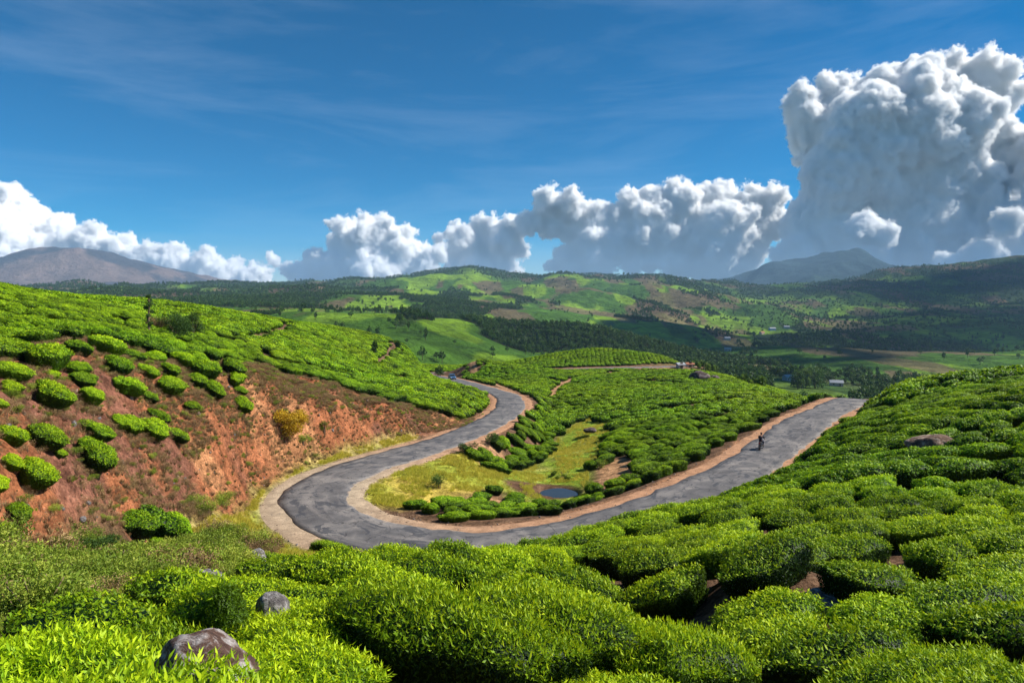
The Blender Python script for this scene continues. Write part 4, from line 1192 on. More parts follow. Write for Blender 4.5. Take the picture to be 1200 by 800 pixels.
make_cloud('cloud', [(1190,300,36,-30),(1215,262,36,-20),(1230,180,44,30),(1250,230,60,0),(1150,305,22,-60),(1014,268,17,-90),(1035,274,12,-95),(1180,262,16,-80),(1110,312,12,-70)],
           16000, 1.45, 'grey cumulus cloud cut by the right edge below the tall cloud', 6)

# clouds outside the picture, over the valley on the right: they throw the broad shade on the far slopes
def shade_cloud(tx, ty, w, seed, label):
    """heap of cloud whose shade falls round the ground point tx, ty"""
    tz = float(_H(np.array([tx]), np.array([ty]))[0]); Hc = 1500.0
    t = (Hc - tz) / sun_dir.z; cx, cy = tx + sun_dir.x * t, ty + sun_dir.y * t
    g = random.Random(seed); puffs = []
    for k in range(9):
        puffs.append((cx + g.uniform(-1, 1) * w[0], cy + g.uniform(-1, 1) * w[1], Hc + g.uniform(-30, 60), g.uniform(.45, .7) * min(w)))
    return make_cloud('cloud', puffs, 16000, 1.2 * min(w) / 300, label, seed, world=True)
# ------------------------------------------------------------------ rocks
def rock_material(name, c1, c2, c3):
    m, nt, out = new_mat(name)
    tc = nt.nodes.new('ShaderNodeTexCoord'); geo = nt.nodes.new('ShaderNodeNewGeometry')
    n1 = noise(nt, tc.outputs['Object'], 2.2, 8, 0.65, 0.5); n2 = noise(nt, tc.outputs['Object'], 16, 6, 0.7)
    c = ramp(nt, n1, [(0.38, c1), (0.50, c2), (0.60, c3)]).outputs[0]
    f = maprange(nt, n2, 0.3, 0.7, 0.6, 1.45)
    cc = nt.nodes.new('ShaderNodeCombineColor')
    for k in range(3): L(nt, f, cc.inputs[k])
    c = mixc(nt, 1.0, c, cc.outputs[0], 'MULTIPLY')
    principled(nt, out, c, 0.85, 0.25, bump=math_(nt, 'ADD', n1, math_(nt, 'MULTIPLY', n2, 0.3)), bstr=0.9, bdist=0.06)
    return m
RM = {'big': rock_material('mossy_rock', (0.055, 0.028, 0.020), (0.11, 0.062, 0.045), (0.36, 0.32, 0.30)),
      'grey': rock_material('grey_rock', (0.07, 0.06, 0.06), (0.15, 0.135, 0.13), (0.34, 0.32, 0.31)),
      'brown': rock_material('brown_rock', (0.07, 0.038, 0.026), (0.17, 0.10, 0.065), (0.38, 0.29, 0.22)),
      'dark': rock_material('dark_rock', (0.045, 0.03, 0.03), (0.09, 0.06, 0.055), (0.20, 0.16, 0.15))}
def rock_mesh(name, seed, mat, sub=4):
    bm = bmesh.new(); bmesh.ops.create_icosphere(bm, subdivisions=sub, radius=1.0)
    co = np.array([v.co[:] for v in bm.verts])
    g = np.random.default_rng(seed)
    # facets: cut by random planes
    for k in range(11):
        n = unit(g.normal(size=3)); dd = g.uniform(.62, .95); t = co @ n
        co = co - np.outer(np.maximum(t - dd, 0), n) * 0.9
    q = fbm(co[:, 0] * 1.8 + seed, co[:, 1] * 1.8 + co[:, 2] * 1.3, seed, 4); q2 = fbm(co[:, 0] * 6 + co[:, 2] * 5, co[:, 1] * 6 - seed, seed + 2, 3)
    co = co * (1 + 0.17 * q + 0.07 * q2)[:, None]
    for v, c in zip(bm.verts, co): v.co = c
    me = bpy.data.meshes.new(name); bm.to_mesh(me); bm.free(); me.materials.append(mat)
    me.polygons.foreach_set('use_smooth', np.ones(len(me.polygons), bool))
    return me
ROCK_LABEL = ['large domed boulder, brown with a pale grey face, among leaves at bottom left', 'grey pointed rock poking out of the leaves left of centre front', 'split brown rock between tea bushes at the bottom centre',
 'dark reddish boulder sitting high on the right hillside of tea', 'dark rock in the shadowed hollow left of the pale slab on the right', 'low grey slab in the shadowed hollow on the right hillside',
 'pale weathered rock beside the dirt bank near the road bend', 'small grey rock below the scrub in the gully', 'small grey rock at the foot of the tea plot inside the second curve',
 'small dark rock at the head of the grassy hollow', 'wider dark rock right of the head of the grassy hollow', 'dark outcrop in the tea on the far field crest', 'small dark stone right of the far crest outcrop',
 'brown rock in the shade at the very bottom left of centre']
for i, (px, py, dd, w, h, kd) in enumerate(ROCKS_PX):
    x, y, z = P(px, py, dd)
    wm, hm = w / F_PX * dd, h / F_PX * dd
    o = bpy.data.objects.new('boulder' if w > 50 else 'rock', rock_mesh('rock', 50 + i, RM[kd], 4 if w > 30 else 3))
    gz_ = hz(x, y)
    # stands in the ground; its visible face starts at the surveyed height
    base = z - .04 if dd < 7 and kd == 'big' else z - .1 if 6.5 < dd < 18 else min(z, gz_ + 0.55)
    o.location = (x, y, base + hm * 0.25)
    hz_ = hm * .75
    if dd < 18: hz_ = hm * .95; o.location.z = gz_ + .02
    o.scale = (wm * .55, wm * .46, hz_); o.rotation_euler = (0, 0, rnd.uniform(-.5, .5))
    link(o); tag(o, ROCK_LABEL[i], 'rock')

# ------------------------------------------------------------------ single tea bushes scattered on the eroded slope
SLOPE = [(52,414,56),(11,428,40),(60,435,22),(57,456,47),(103,460,35),(11,449,30),(88,428,30),(95,440,32),(90,402,36),(122,401,40),(134,424,37),(148,448,38),(-4,468,20),
 (171,430,27),(197,429,28),(237,429,36),(197,446,36),(229,441,30),(247,451,32),(270,426,30),(275,439,27),(280,455,16),(172,461,24),(223,472,23),(282,470,25),(262,412,30),(150,412,34),(180,416,30),(212,417,30),(20,405,34),
 (9,504,36),(47,505,44),(109,499,37),(137,490,28),(106,527,47),(67,526,20),(10,537,26),(35,547,52),(152,492,36),(176,497,36),(204,505,28),(182,484,26),
 (16,594,36),(3,616,24),(-6,560,30),(157,608,47),(183,630,22)]
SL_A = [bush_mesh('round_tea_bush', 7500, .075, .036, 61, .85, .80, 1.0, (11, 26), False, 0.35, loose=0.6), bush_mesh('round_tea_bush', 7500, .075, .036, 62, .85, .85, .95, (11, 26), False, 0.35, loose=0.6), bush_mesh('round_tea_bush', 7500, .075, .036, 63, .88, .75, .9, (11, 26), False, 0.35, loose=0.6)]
ST = [stems_mesh('stem', 5, .55, 6), stems_mesh('stem', 6, .5, 5)]
bands = [(0, 411, 'topmost'), (411, 434, 'second'), (434, 453, 'third'), (453, 480, 'fourth'), (480, 515, 'fifth'), (515, 560, 'sixth'), (560, 900, 'lowest')]
for i, (px, py, w) in enumerate(SLOPE):
    b = [k for k in bands if k[0] <= py < k[1]][0]
    rank = sum(1 for q in SLOPE if b[0] <= q[1] < b[1] and q[0] < px)
    x, y, z = ground_at(px, py + 0.30 * w)
    s = w * y / F_PX / 1.84
    root = empty('tea_bush', (x, y, hz(x, y) - 0.02), rnd.uniform(0, 6.28)); root.scale = (s * rnd.uniform(.85, 1.2), s * rnd.uniform(.85, 1.1), s * rnd.uniform(.8, 1.0))
    nn_, _ = normals_at(np.array([x]), np.array([y]), 1.5); root.rotation_euler = eulers(nn_, [rnd.uniform(0, 6.28)], 0.55)[0]; root.location.z -= .06
    lb = {155: 0}.get(px)
    if px == 157: lb = 'lone round tea bush standing clear at the foot of the red slope'
    elif px == 183: lb = 'small ball of tea just below the lone round bush on the red slope'
    else: lb = '%s tea bush from the left in the %s scattered row on the red slope' % (ORD[rank], b[2])
    tag(root, lb, 'tea bush', 'tea bushes scattered on the red slope')
    for nm, me in (('canopy', SL_A[i % 3]), ('stems', ST[i % 2])):
        link(bpy.data.objects.new(nm, me), root)

# ------------------------------------------------------------------ scrub, dry weeds, grass, stones
def pts_in(poly, n, g, dil=0.0, w=0.0):
    lo, hi = poly.min(0), poly.max(0); out = []
    while sum(len(o) for o in out) < n:
        q = g.uniform(lo, hi, (n * 3, 2)); out.append(q[pip(poly, q[:, 0], q[:, 1])])
        if len(out) > 40: break
    return np.vstack(out)[:n]
def shrub_mesh(name, seed, mat, n=1500, ll=.06, lw=.022, H=.6):
    g = random.Random(seed)
    bl = [(g.uniform(-.35, .35), g.uniform(-.35, .35), H * g.uniform(.35, .8), g.uniform(.16, .32)) for _ in range(7)]
    cr = crown_mesh(name + '_c', bl, n, ll, lw, seed, mat, 0.25)
    return join_mesh(name, [stems_mesh(name + '_s', seed, H * .8, 6, .012, .35, M_WOOD), cr])
def weed_mesh(name, seed, mat, n=60, H=.45):
    """upright dry or green weed: blades leaning out from one foot"""
    g = np.random.default_rng(seed)
    p = np.c_[g.normal(0, .06, (n, 2)), np.zeros(n)]; d = unit(np.c_[g.normal(0, .45, (n, 2)), np.ones(n)]); w = unit(np.cross(d, g.normal(size=(n, 3))))
    V, F, nv = leaf_faces(p, d, w, H * g.uniform(.5, 1.1, n), np.full(n, .018 + .02 * (H > .3)), .1)
    return np_mesh(name, V, F, [mat], attrs={'tint': np.repeat(np.clip(g.random(n), 0, 1), nv)})
SHR = [shrub_mesh('scrub', 1, M_SCRUB), shrub_mesh('scrub', 2, M_SCRUB), shrub_mesh('scrub', 3, M_DRY, 500), shrub_mesh('scrub', 4, M_DRY, 400), weed_mesh('weed', 5, M_DRY, 70, .5), weed_mesh('weed', 6, M_SCRUB, 70, .45)]
coll_shr = proto_collection('scrub_shapes', SHR)
g = np.random.default_rng(91)
q = pts_in(REG['gully'], 3000, g)
wv = fbm(q[:, 0] / 2.2, q[:, 1] / 2.2, 91, 3)
idx = np.where(wv > 0.02, g.integers(0, 2, len(q)), np.where(g.random(len(q)) < .55, 2 + g.integers(0, 3, len(q)), np.where(g.random(len(q)) < .6, 5, g.integers(0, 2, len(q)))))
s = g.uniform(.35, .8, len(q)) * (0.55 + 2.2 * np.clip(fbm(q[:, 0] / 1.3, q[:, 1] / 1.3, 19, 2) + .15, 0, .6))
z = height(q[:, 0], q[:, 1])
scatter('gully_scrub', np.c_[q, z - .03], np.c_[g.normal(0, .12, (len(q), 2)), g.uniform(0, 6.28, len(q))], np.c_[s, s, s * g.uniform(.7, 1.2, len(q))], idx, coll_shr,
        label='tangle of green and brown scrub filling the gully on the left', cat='scrub', kind='stuff')
# dry weeds over the cut bank and the bare slope
q = pts_in(BANK_POLY_XY, 42000, g)
qa = np.array([CX + F_PX * q[:, 0] / q[:, 1], q[:, 1]]).T
wv = fbm(q[:, 0] / 3.5, q[:, 1] / 4.5, 97, 3)
dens = (0.25 + 0.75 * sstep(120, 260, qa[:, 0])) * (1 - 0.55 * sstep(420, 480, qa[:, 0])) * sstep(-0.3, 0.1, wv) * 0.62 + 0.10
k = g.random(len(q)) < dens; q = q[k]; wv = wv[k]; pxq = qa[k, 0]
idx = np.where(g.random(len(q)) < .40, 4, np.where(g.random(len(q)) < .82, 2 + g.integers(0, 2, len(q)), np.where(g.random(len(q)) < .5, 5, 0)))
s = g.uniform(.18, .62, len(q))
z = height(q[:, 0], q[:, 1])
scatter('bank_weeds', np.c_[q, z - .02], np.c_[g.normal(0, .15, (len(q), 2)), g.uniform(0, 6.28, len(q))], np.c_[s, s, s], idx, coll_shr,
        label='dry brown weeds and twigs growing over the red earth bank', cat='weeds', kind='stuff')
GR = [weed_mesh('grass', 11, M_GRASS, 26, .20), weed_mesh('grass', 12, M_GRASS, 26, .26)]
coll_gr = proto_collection('grass_shapes', GR)
Q = [pts_in(REG['verge'], 7000, g), pts_in(REG['mound'], 4500, g), pts_in(REG['grass'], 8000, g), pts_in(REG['gully'], 1500, g)]
q = np.vstack(Q); d, zr, sd, ii = near_line(q[:, 0], q[:, 1], road_c)
k = (d > ROAD_HW + 1.3) & (np.hypot((q[:, 0] - POND[0]) / 2.1, (q[:, 1] - POND[1]) / 3.4) > 1.05) & (sstep(-.35, .35, fbm(q[:, 0] / 1.7, q[:, 1] / 1.7, 7, 3)) > g.random(len(q)))
q = q[k]; s = g.uniform(.5, 1.3, len(q)); z = height(q[:, 0], q[:, 1])
scatter('grass', np.c_[q, z - .01], np.c_[g.normal(0, .1, (len(q), 2)), g.uniform(0, 6.28, len(q))], np.c_[s, s, s], g.integers(0, 2, len(q)), coll_gr,
        label='yellow green grass on the verges and in the hollow by the pond', cat='grass', kind='stuff')
# stones shed from the bank and lying on the shoulders
STN = [rock_mesh('stone', 200 + k, RM['brown' if k < 2 else 'grey'], 2) for k in range(4)]
coll_st = proto_collection('stone_shapes', STN)
sidx = g.integers(20, len(road_c) - 260, 1700); off = (ROAD_HW + np.abs(g.normal(.7, .5, len(sidx)))) * np.where(g.random(len(sidx)) < .5, -1, 1)
tx_, ty_ = np.gradient(road_c[:, 0])[sidx], np.gradient(road_c[:, 1])[sidx]; ln = np.hypot(tx_, ty_)
qs = np.c_[road_c[sidx, 0] + ty_ / ln * off, road_c[sidx, 1] - tx_ / ln * off]
qb = pts_in(BANK_POLY_XY, 700, g); q = np.vstack([qs, qb]); z = height(q[:, 0], q[:, 1]); s = np.r_[g.uniform(.02, .09, len(qs)) , g.uniform(.02, .18, len(qb)) * g.random(len(qb)) ** 2 + .02]
scatter('loose_stones', np.c_[q, z + s * .2], g.uniform(0, 6.28, (len(q), 3)), np.c_[s, s * .8, s * .7], g.integers(0, 3, len(q)), coll_st,
        label='loose stones along the road edges and on the red bank', cat='stones', kind='stuff')

# single shrubs
def shrub(px, py, w, h, mat, label, seed, n=1500, ll=.08, lw=.035, nb=9, name='shrub', grp=None, dd=None):
    x, y, z = ground_at(px, py); W_, H_ = w / F_PX * y, h / F_PX * y
    g = random.Random(seed); k = max(1.0, y / 40)
    bl = [(g.uniform(-.32, .32) * W_, g.uniform(-.3, .3) * W_, H_ * g.uniform(.25, .8), g.uniform(.16, .28) * min(W_, H_ * 1.2)) for _ in range(nb)]
    root = empty(name, (x, y, hz(x, y) - .03))
    link(bpy.data.objects.new('leaves', crown_mesh('leaves', bl, int(n * 1.4), ll * k * .8, lw * k * .8, seed, mat, 0.2)), root)
    link(bpy.data.objects.new('stems', stems_mesh('stems', seed, H_ * .7, 6, .014 * k, W_ * .25, M_WOOD)), root)
    return tag(root, label, 'shrub', grp)
shrub(340, 508, 52, 30, M_YELLOW, 'yellow flowering shrub on the cut bank beside the road', 3, 4200, .13, .06, 12)
shrub(243, 603, 44, 26, M_SCRUB, 'bright green shrub at the foot of the bank left of the road bend', 4, 2600)
shrub(264, 592, 26, 18, M_SCRUB, 'small green shrub right of the larger one at the foot of the bank', 5)
shrub(275, 640, 40, 30, M_SCRUB, 'dark green shrub on the gully edge beside the grass verge', 6, 2600)
shrub(305, 668, 34, 26, M_SCRUB, 'green shrub by the pale rock below the road bend', 7, 2200)
shrub(236, 656, 60, 36, M_SCRUB, 'broad green shrub in the gully', 8, 3600)
shrub(190, 672, 60, 34, M_SCRUB, 'broad green shrub left of the centre of the gully', 9, 3600)
shrub(110, 655, 50, 34, M_TREE, 'dark bushy shrub below the bare red slope', 10, 3000)
shrub(20, 700, 50, 46, M_SCRUB, 'tall green shrub at the left edge of the gully', 11, 3200)
shrub(380, 508, 12, 20, M_SCRUB, 'slim green shrub on the cut bank', 12, 600)
shrub(355, 520, 18, 12, M_SCRUB, 'low green shrub at the bottom of the cut bank', 13, 700)
shrub(548, 533, 28, 16, M_TREE, 'dark green shrub on the mound inside the bend', 14, 1400)
shrub(573, 520, 26, 14, M_TREE, 'olive shrub between the road and the inner mound', 15, 1300)
shrub(515, 572, 26, 18, M_TREE, 'dark shrub on the flank of the yellow mound', 16, 1200)
shrub(205, 398, 46, 34, M_TREE, 'big dark shrub standing above the tea on the left hill', 17, 5200, .09, .045, 14)
shrub(186, 392, 34, 22, M_DRY, 'brownish shrub beside the big dark shrub on the left hill', 18, 1800)
shrub(226, 396, 26, 34, M_TREE, 'dark upright shrub right of the brownish one on the left hill', 19, 3000)
shrub(705, 548, 18, 10, M_SCRUB, 'low green shrub in the grassy hollow near the bare patch', 20, 500)
shrub(662, 560, 60, 7, M_SCRUB, 'fringe of green plants along the far side of the pond', 21, 1600)
shrub(690, 578, 14, 16, M_SCRUB, 'green clump at the right end of the pond', 22, 700)

# ------------------------------------------------------------------ trees that stand alone
def tree(px, py, hpx, wpx, mat, label, seed, cat='tree', shape='round', trunk=.45, n=1400, bark=None, grp=None, lean=0.0):
    x, y, z = ground_at(px, py); H_, W_ = hpx / F_PX * y, wpx / F_PX * y
    g = random.Random(seed); root = empty('tree', (x, y, hz(x, y) - .05))
    mb = MB(); r0 = max(.03 * H_, .04)
    top = Vector((lean * H_, 0, H_ * .9))
    mb.tube([(0, 0, 0), top * .5 + Vector((g.uniform(-.02, .02) * H_, 0, 0)), top], [r0, r0 * .7, r0 * .25], 6)
    bl = []
    nb = 7 if shape == 'round' else 8
    for k in range(nb):
        t = trunk + (1 - trunk) * (k + .5) / nb
        a = k * 2.4 + g.uniform(-.3, .3)
        rr = W_ * .5 * (1.0 - .6 * abs(t - (trunk + 1) / 2) / ((1 - trunk) / 2 + 1e-6)) * .55
        if shape == 'sparse': rr *= .9
        c = top * t / .9 + Vector((math.cos(a) * rr, math.sin(a) * rr, 0)); c.z = H_ * t
        mb.tube([top * (t - .12), c], [r0 * .4, r0 * .12], 4)
        bl.append((c.x, c.y, c.z, W_ * (.24 if shape == 'round' else .17) * g.uniform(.8, 1.2)))
    mb.build('trunk', bark or M_WOOD, root)
    k = max(1.0, y / 45)
    link(bpy.data.objects.new('crown', crown_mesh('crown', bl, n, .10 * k, .055 * k, seed, mat, 0.15)), root)
    return tag(root, label, cat, grp)
tree(175, 396, 52, 14, M_TREE, 'thin upright tree with sparse dark leaves on the left hill', 31, shape='sparse', trunk=.3, n=900)
tree(439, 418, 17, 8, M_TREE, 'tiny tree standing in the tea, left of its near twin', 32, shape='round', trunk=.4, n=420)
tree(466, 411, 11, 6, M_TREE, 'tiny tree standing in the tea, right of its near twin', 33, n=380)
tree(515, 440, 9, 12, M_TREE, 'small dark tree by the hidden road left of the car', 34, trunk=.2, n=500)
tree(463, 436, 7, 9, M_TREE, 'low dark tree among tea left of the upper road', 35, trunk=.2, n=380)
tree(944, 455, 21, 16, M_PALE, 'bright pale green round tree in the valley behind the road crest', 36, trunk=.25, n=1500)
tree(955, 455, 22, 30, M_TREE, 'wide dark tree behind the bright pale green one', 37, trunk=.2, n=1800)
tree(935, 456, 20, 22, M_TREE, 'dark tree left of the bright pale green one', 39, trunk=.2, n=1500)
tree(893, 455, 13, 12, M_PALE, 'greyish tree at the end of the sapling line beyond the tea', 38, trunk=.3, n=700)
for i in range(30):
    t = i / 29.0
    px = 808 + 82 * t + rnd.uniform(-2, 2); py = 425.5 + 27 * t + rnd.uniform(-1, 1.2)
    tree(px, py + 2, rnd.uniform(6, 11), rnd.uniform(4, 7), M_PALE if i % 3 else M_TREE, '%s sapling from the left in the line along the far field edge' % ordn(i), 400 + i, 'sapling', shape='sparse', trunk=.25, n=160, bark=M_PALEWOOD, grp='saplings along the far field edge')
# bare pale stumps where bushes died
for i, (px, py, h, lb) in enumerate([(20, 406, 14, 'pale dead stump with forked twigs under the top row of tea'), (154, 466, 13, 'pale slanting dead stem below a tea bush on the red slope'), (90, 462, 6, 'short pale root stub between two round bushes')]):
    x, y, z = ground_at(px, py); o = bpy.data.objects.new('dead_stump', stems_mesh('dead_stump', 70 + i, h / F_PX * y, 4, .035, .3, M_PALEWOOD)); o.location = (x, y, hz(x, y)); link(o); tag(o, lb, 'stump')

# ------------------------------------------------------------------ buildings far off
M_WALLW = simple('white_wall', (0.45, 0.44, 0.42), .8, .2, .08, 1.0)
M_WALLP = simple('pink_wall', (0.62, 0.42, 0.36), .8, .2, .08, 1.0)
M_WALLB = simple('blue_wall', (0.30, 0.42, 0.58), .8, .2, .08, 1.0)
M_TIN = simple('tin_roof', (0.30, 0.31, 0.33), .5, .5, .15, 1.5)
M_TILE = simple('tile_roof', (0.36, 0.15, 0.09), .8, .2, .2, 2.0)
M_DARKGL = simple('dark_glass', (0.02, 0.025, 0.03), .15, .6, .05)
M_DOOR = simple('door_paint', (0.16, 0.09, 0.05), .6, .3, .1)
def house(px, py, Wm, Dm, Hm, wall, roof, rz, label, grp=None, floors=1):
    x, y, z = ground_at(px, py)
    root = empty('house', (x, y, hz(x, y)), rz)
    MB().box((0, 0, Hm / 2 - .5), (Wm, Dm, Hm + 1)).build('wall', wall, root)
    rh = Dm * .28
    mb = MB(); e = .5
    for sgn in (1, -1):
        A = [(-Wm / 2 - e, sgn * (Dm / 2 + e), Hm - .15), (Wm / 2 + e, sgn * (Dm / 2 + e), Hm - .15), (Wm / 2 + e, 0, Hm + rh), (-Wm / 2 - e, 0, Hm + rh)]
        B = [(a, b, c + .12) for a, b, c in A]
        va = [mb.bm.verts.new(p) for p in A]; vb = [mb.bm.verts.new(p) for p in B]
        mb.bm.faces.new(va); mb.bm.faces.new(vb)
        for k in range(4): mb.bm.faces.new((va[k], va[(k + 1) % 4], vb[(k + 1) % 4], vb[k]))
    mb.build('roof', roof, root)
    mb = MB()
    for sgn in (1, -1): mb.poly([(sgn * Wm / 2, -Dm / 2, Hm), (sgn * Wm / 2, Dm / 2, Hm), (sgn * Wm / 2, 0, Hm + rh * .93)])
    mb.build('gable', wall, root)
    nwin = max(1, int(Wm / 3.2))
    for f in range(floors):
        for k in range(nwin):
            wx = -Wm / 2 + (k + .5) * Wm / nwin
            if k == nwin // 2 and f == 0: MB().box((wx, -Dm / 2 - .02, 1.0), (1.0, .08, 2.1)).build('door', M_DOOR, root)
            else: MB().box((wx, -Dm / 2 - .02, 1.6 + 2.8 * f), (1.1, .08, 1.1)).build('window', M_DARKGL, root)
    return tag(root, label, 'house', grp)
house(926, 446, 11, 6, 3.4, M_WALLW, M_TIN, .25, 'long white house with a tin roof in the dark valley')
house(980, 452, 9, 6, 2.8, M_WALLP, M_TIN, -.3, 'low pale roofed house just behind the road crest')
house(905, 387, 17, 9, 5.5, M_WALLB, M_TIN, .2, 'bluish tin roofed house below the sunlit knoll', None, 2)
house(922, 385, 14, 9, 5.5, M_WALLW, M_TIN, -.2, 'white walled house right of the bluish one below the knoll', None, 2)
house(893, 391, 12, 8, 4, M_WALLP, M_TILE, .5, 'small tile roofed house left of the bluish one')
house(852, 398, 12, 8, 4, M_WALLW, M_TIN, .1, 'white house in the valley left of the village')
house(853, 411, 9, 6, 3.2, M_WALLW, M_TIN, -.4, 'small white house low in the dark valley')
house(808, 430, 2.2, 1.6, 1.2, M_WALLP, M_TILE, .1, 'white hut at the end of the upper road')
house(797, 431, 2.2, 2, 1.3, M_WALLP, M_TIN, .3, 'small pinkish stall beside the white hut on the upper road')
house(824, 430, 2.0, 1.6, 1.1, M_WALLP, M_TILE, -.3, 'tile roofed hut right of the white hut')
house(703, 438, 9, 6, 3.2, M_WALLW, M_TIN, .0, 'white shed behind the far tea knoll') if False else None

# ------------------------------------------------------------------ car on the hidden stretch of road
M_CARP = simple('car_paint', (0.05, 0.12, 0.24), .25, .6, .05); M_RUB = simple('rubber', (0.02, 0.02, 0.02), .8, .2, .1); M_STEEL = simple('steel', (0.55, 0.55, 0.56), .3, .5, .05, metallic=.8)
M_LAMP = simple('lamp_glass', (0.75, 0.78, 0.80), .1, .6, .02); M_RED = simple('red_lens', (0.45, 0.02, 0.02), .2, .5, .02)
def wheel(root, c, r=.30, w=.18):
    t = MB().torus((0, 0, 0), r - .07, .075, 20, 8).build('wheel', M_RUB, root, smooth=True); t.location = c
    mb = MB()
    for k in range(5):
        a = k * 1.2566; mb.tube([(0, 0, 0), ((r - .1) * math.cos(a), 0, (r - .1) * math.sin(a))], .025, 5)
    mb.tube([(0, -.05, 0), (0, .05, 0)], .06, 8); mb.torus((0, 0, 0), r - .11, .022, 20, 6); mb.build('rim', M_STEEL, t)
    return t
def car(x, y, z, yaw):
    root = empty('parked_car', (x, y, z), yaw)
    body = [(-1.85, .32), (-1.92, .62), (-1.85, .90), (-1.2, .95), (.75, .92), (1.65, .80), (1.9, .62), (1.88, .32)]
    MB().prism(body, -.80, .80).build('body', M_CARP, root, bevel=.07)
    cab = [(-1.65, .93), (-1.35, 1.38), (-.9, 1.46), (.05, 1.45), (.75, .92)]
    MB().prism(cab, -.68, .68).build('cabin', M_CARP, root, bevel=.07)
    for s_ in (1, -1):
        for pr in ([(-1.50, .97), (-1.28, 1.33), (-.55, 1.37), (-.55, .97)], [(-.47, .97), (-.47, 1.37), (.02, 1.36), (.58, .97)]):
            MB().prism(pr, s_ * .665, s_ * .695).build('side_window', M_DARKGL, root)
        MB().ball((1.80, s_ * .58, .66), .11, 2, (.6, 1.3, .8)).build('headlight', M_LAMP, root, smooth=True)
        MB().box((-1.88, s_ * .62, .75), (.07, .22, .18), bevel=.02).build('tail_light', M_RED, root)
        MB().box((.55, s_ * .80, .98), (.14, .16, .11), bevel=.03).build('mirror', M_CARP, root)
        for wx in (-1.2, 1.22): wheel(root, (wx, s_ * .72, .30))
    MB().poly([(.12, -.60, 1.41), (.12, .60, 1.41), (.72, .60, .975), (.72, -.60, .975)]).build('windscreen', M_DARKGL, root)
    MB().poly([(-1.44, -.58, 1.33), (-1.44, .58, 1.33), (-1.68, .58, .99), (-1.68, -.58, .99)]).build('rear_window', M_DARKGL, root)
    MB().box((1.93, 0, .42), (.08, 1.5, .16), bevel=.03).build('bumper', M_RUB, root); MB().box((-1.95, 0, .42), (.08, 1.5, .16), bevel=.03).build('bumper', M_RUB, root)
    MB().box((1.90, 0, .60), (.04, .7, .12), bevel=.01).build('grille', M_RUB, root)
    return tag(root, 'dark blue car half hidden by tea on the road behind the bank', 'car')
def on_road(px, py, off):
    x, y, z = ground_at(px, py); d, zr, sd, ii = near_line(np.array([x]), np.array([y]), road_c); i = int(ii[0])
    t = road_c[max(i - 1, 0)] - road_c[i + 1]; yaw = math.atan2(t[1], t[0]); n = Vector((math.sin(yaw), -math.cos(yaw)))
    return road_c[i, 0] + n.x * off, road_c[i, 1] + n.y * off, road_c[i, 2] + .035, yaw
cd = P(530, 444.5, 188); d_, z_, s_, i_ = near_line(np.array([cd[0]]), np.array([cd[1]]), road_c); i_ = int(i_[0]); t_ = road_c[i_ - 1] - road_c[i_ + 1]
car(road_c[i_, 0], road_c[i_, 1], road_c[i_, 2] + .03, math.atan2(t_[1], t_[0]))

# ------------------------------------------------------------------ motorcycle and its rider
bx_, by_, bz_, byaw = on_road(893, 527, 0.0)
gx0, gy0, _ = ground_at(892, 527.5); bx_, by_ = gx0, gy0
M_BLACK = simple('black_paint', (0.025, 0.025, 0.03), .3, .5, .05); M_SEAT = simple('black_vinyl', (0.03, 0.03, 0.03), .6, .3, .1)
root = empty('motorcycle', (bx_, by_, bz_ + .01), byaw)
for wx, r in ((.68, .31), (-.62, .31)): wheel(root, (wx, 0, .31), r)
mb = MB(); mb.tube([(.50, 0, .88), (.1, 0, .72), (-.35, 0, .68), (-.75, 0, .72)], .03, 8); mb.tube([(.46, 0, .80), (.25, 0, .38), (-.15, 0, .33), (-.35, 0, .66)], .025, 8)
for s in (1, -1): mb.tube([(-.15, s * .1, .35), (-.62, s * .1, .31)], .02, 6); mb.tube([(-.60, s * .12, .33), (-.5, s * .12, .68)], .028, 8)
mb.build('frame', M_BLACK, root)
mb = MB()
for s in (1, -1): mb.tube([(.68, s * .09, .31), (.50, s * .09, .95)], [.026, .022], 8)
mb.build('fork', M_STEEL, root)
mb = MB(); mb.box((.10, 0, .42), (.28, .22, .24), bevel=.03)
for k in range(5): mb.box((.16, 0, .55 + .025 * k), (.17, .17, .012))
mb.build('engine', M_STEEL, root)
MB().ball((.18, 0, .83), .2, 3, (1.35, .72, .68)).build('fuel_tank', M_BLACK, root, smooth=True)
MB().box((-.38, 0, .80), (.72, .26, .09), bevel=.035).build('seat', M_SEAT, root)
mb = MB(); mb.tube([(.30, .34, 1.02), (.42, .22, 1.04), (.47, 0, .98), (.42, -.22, 1.04), (.30, -.34, 1.02)], .015, 6); mb.build('handlebar', M_STEEL, root)
MB().ball((.62, 0, .90), .10, 2, (.7, 1, 1)).build('headlight', M_LAMP, root, smooth=True)
MB().box((-.80, 0, .74), (.06, .12, .07), bevel=.01).build('tail_light', M_RED, root)
mb = MB(); mb.tube([(.15, -.12, .34), (-.1, -.17, .28), (-.75, -.17, .34)], [.025, .03, .045], 8); mb.build('exhaust', M_STEEL, root)
for cx_, nm in ((.68, 'front_mudguard'), (-.62, 'rear_mudguard')):
    mb = MB(); pr = []
    for k in range(9):
        a = R(20 + 140 * k / 8); pr.append((cx_ + .36 * math.cos(a), .31 + .36 * math.sin(a)))
    pr2 = [(cx_ + (px_ - cx_) * .96, .31 + (pz_ - .31) * .96) for px_, pz_ in pr[::-1]]
    mb.prism(pr + pr2, -.06, .06); mb.build(nm, M_BLACK, root)
mb = MB()
for s in (1, -1): mb.tube([(.40, s * .2, 1.04), (.44, s * .26, 1.2)], .008, 5); mb.ball((.43, s * .27, 1.22), .06, 2, (.3, 1, .7))
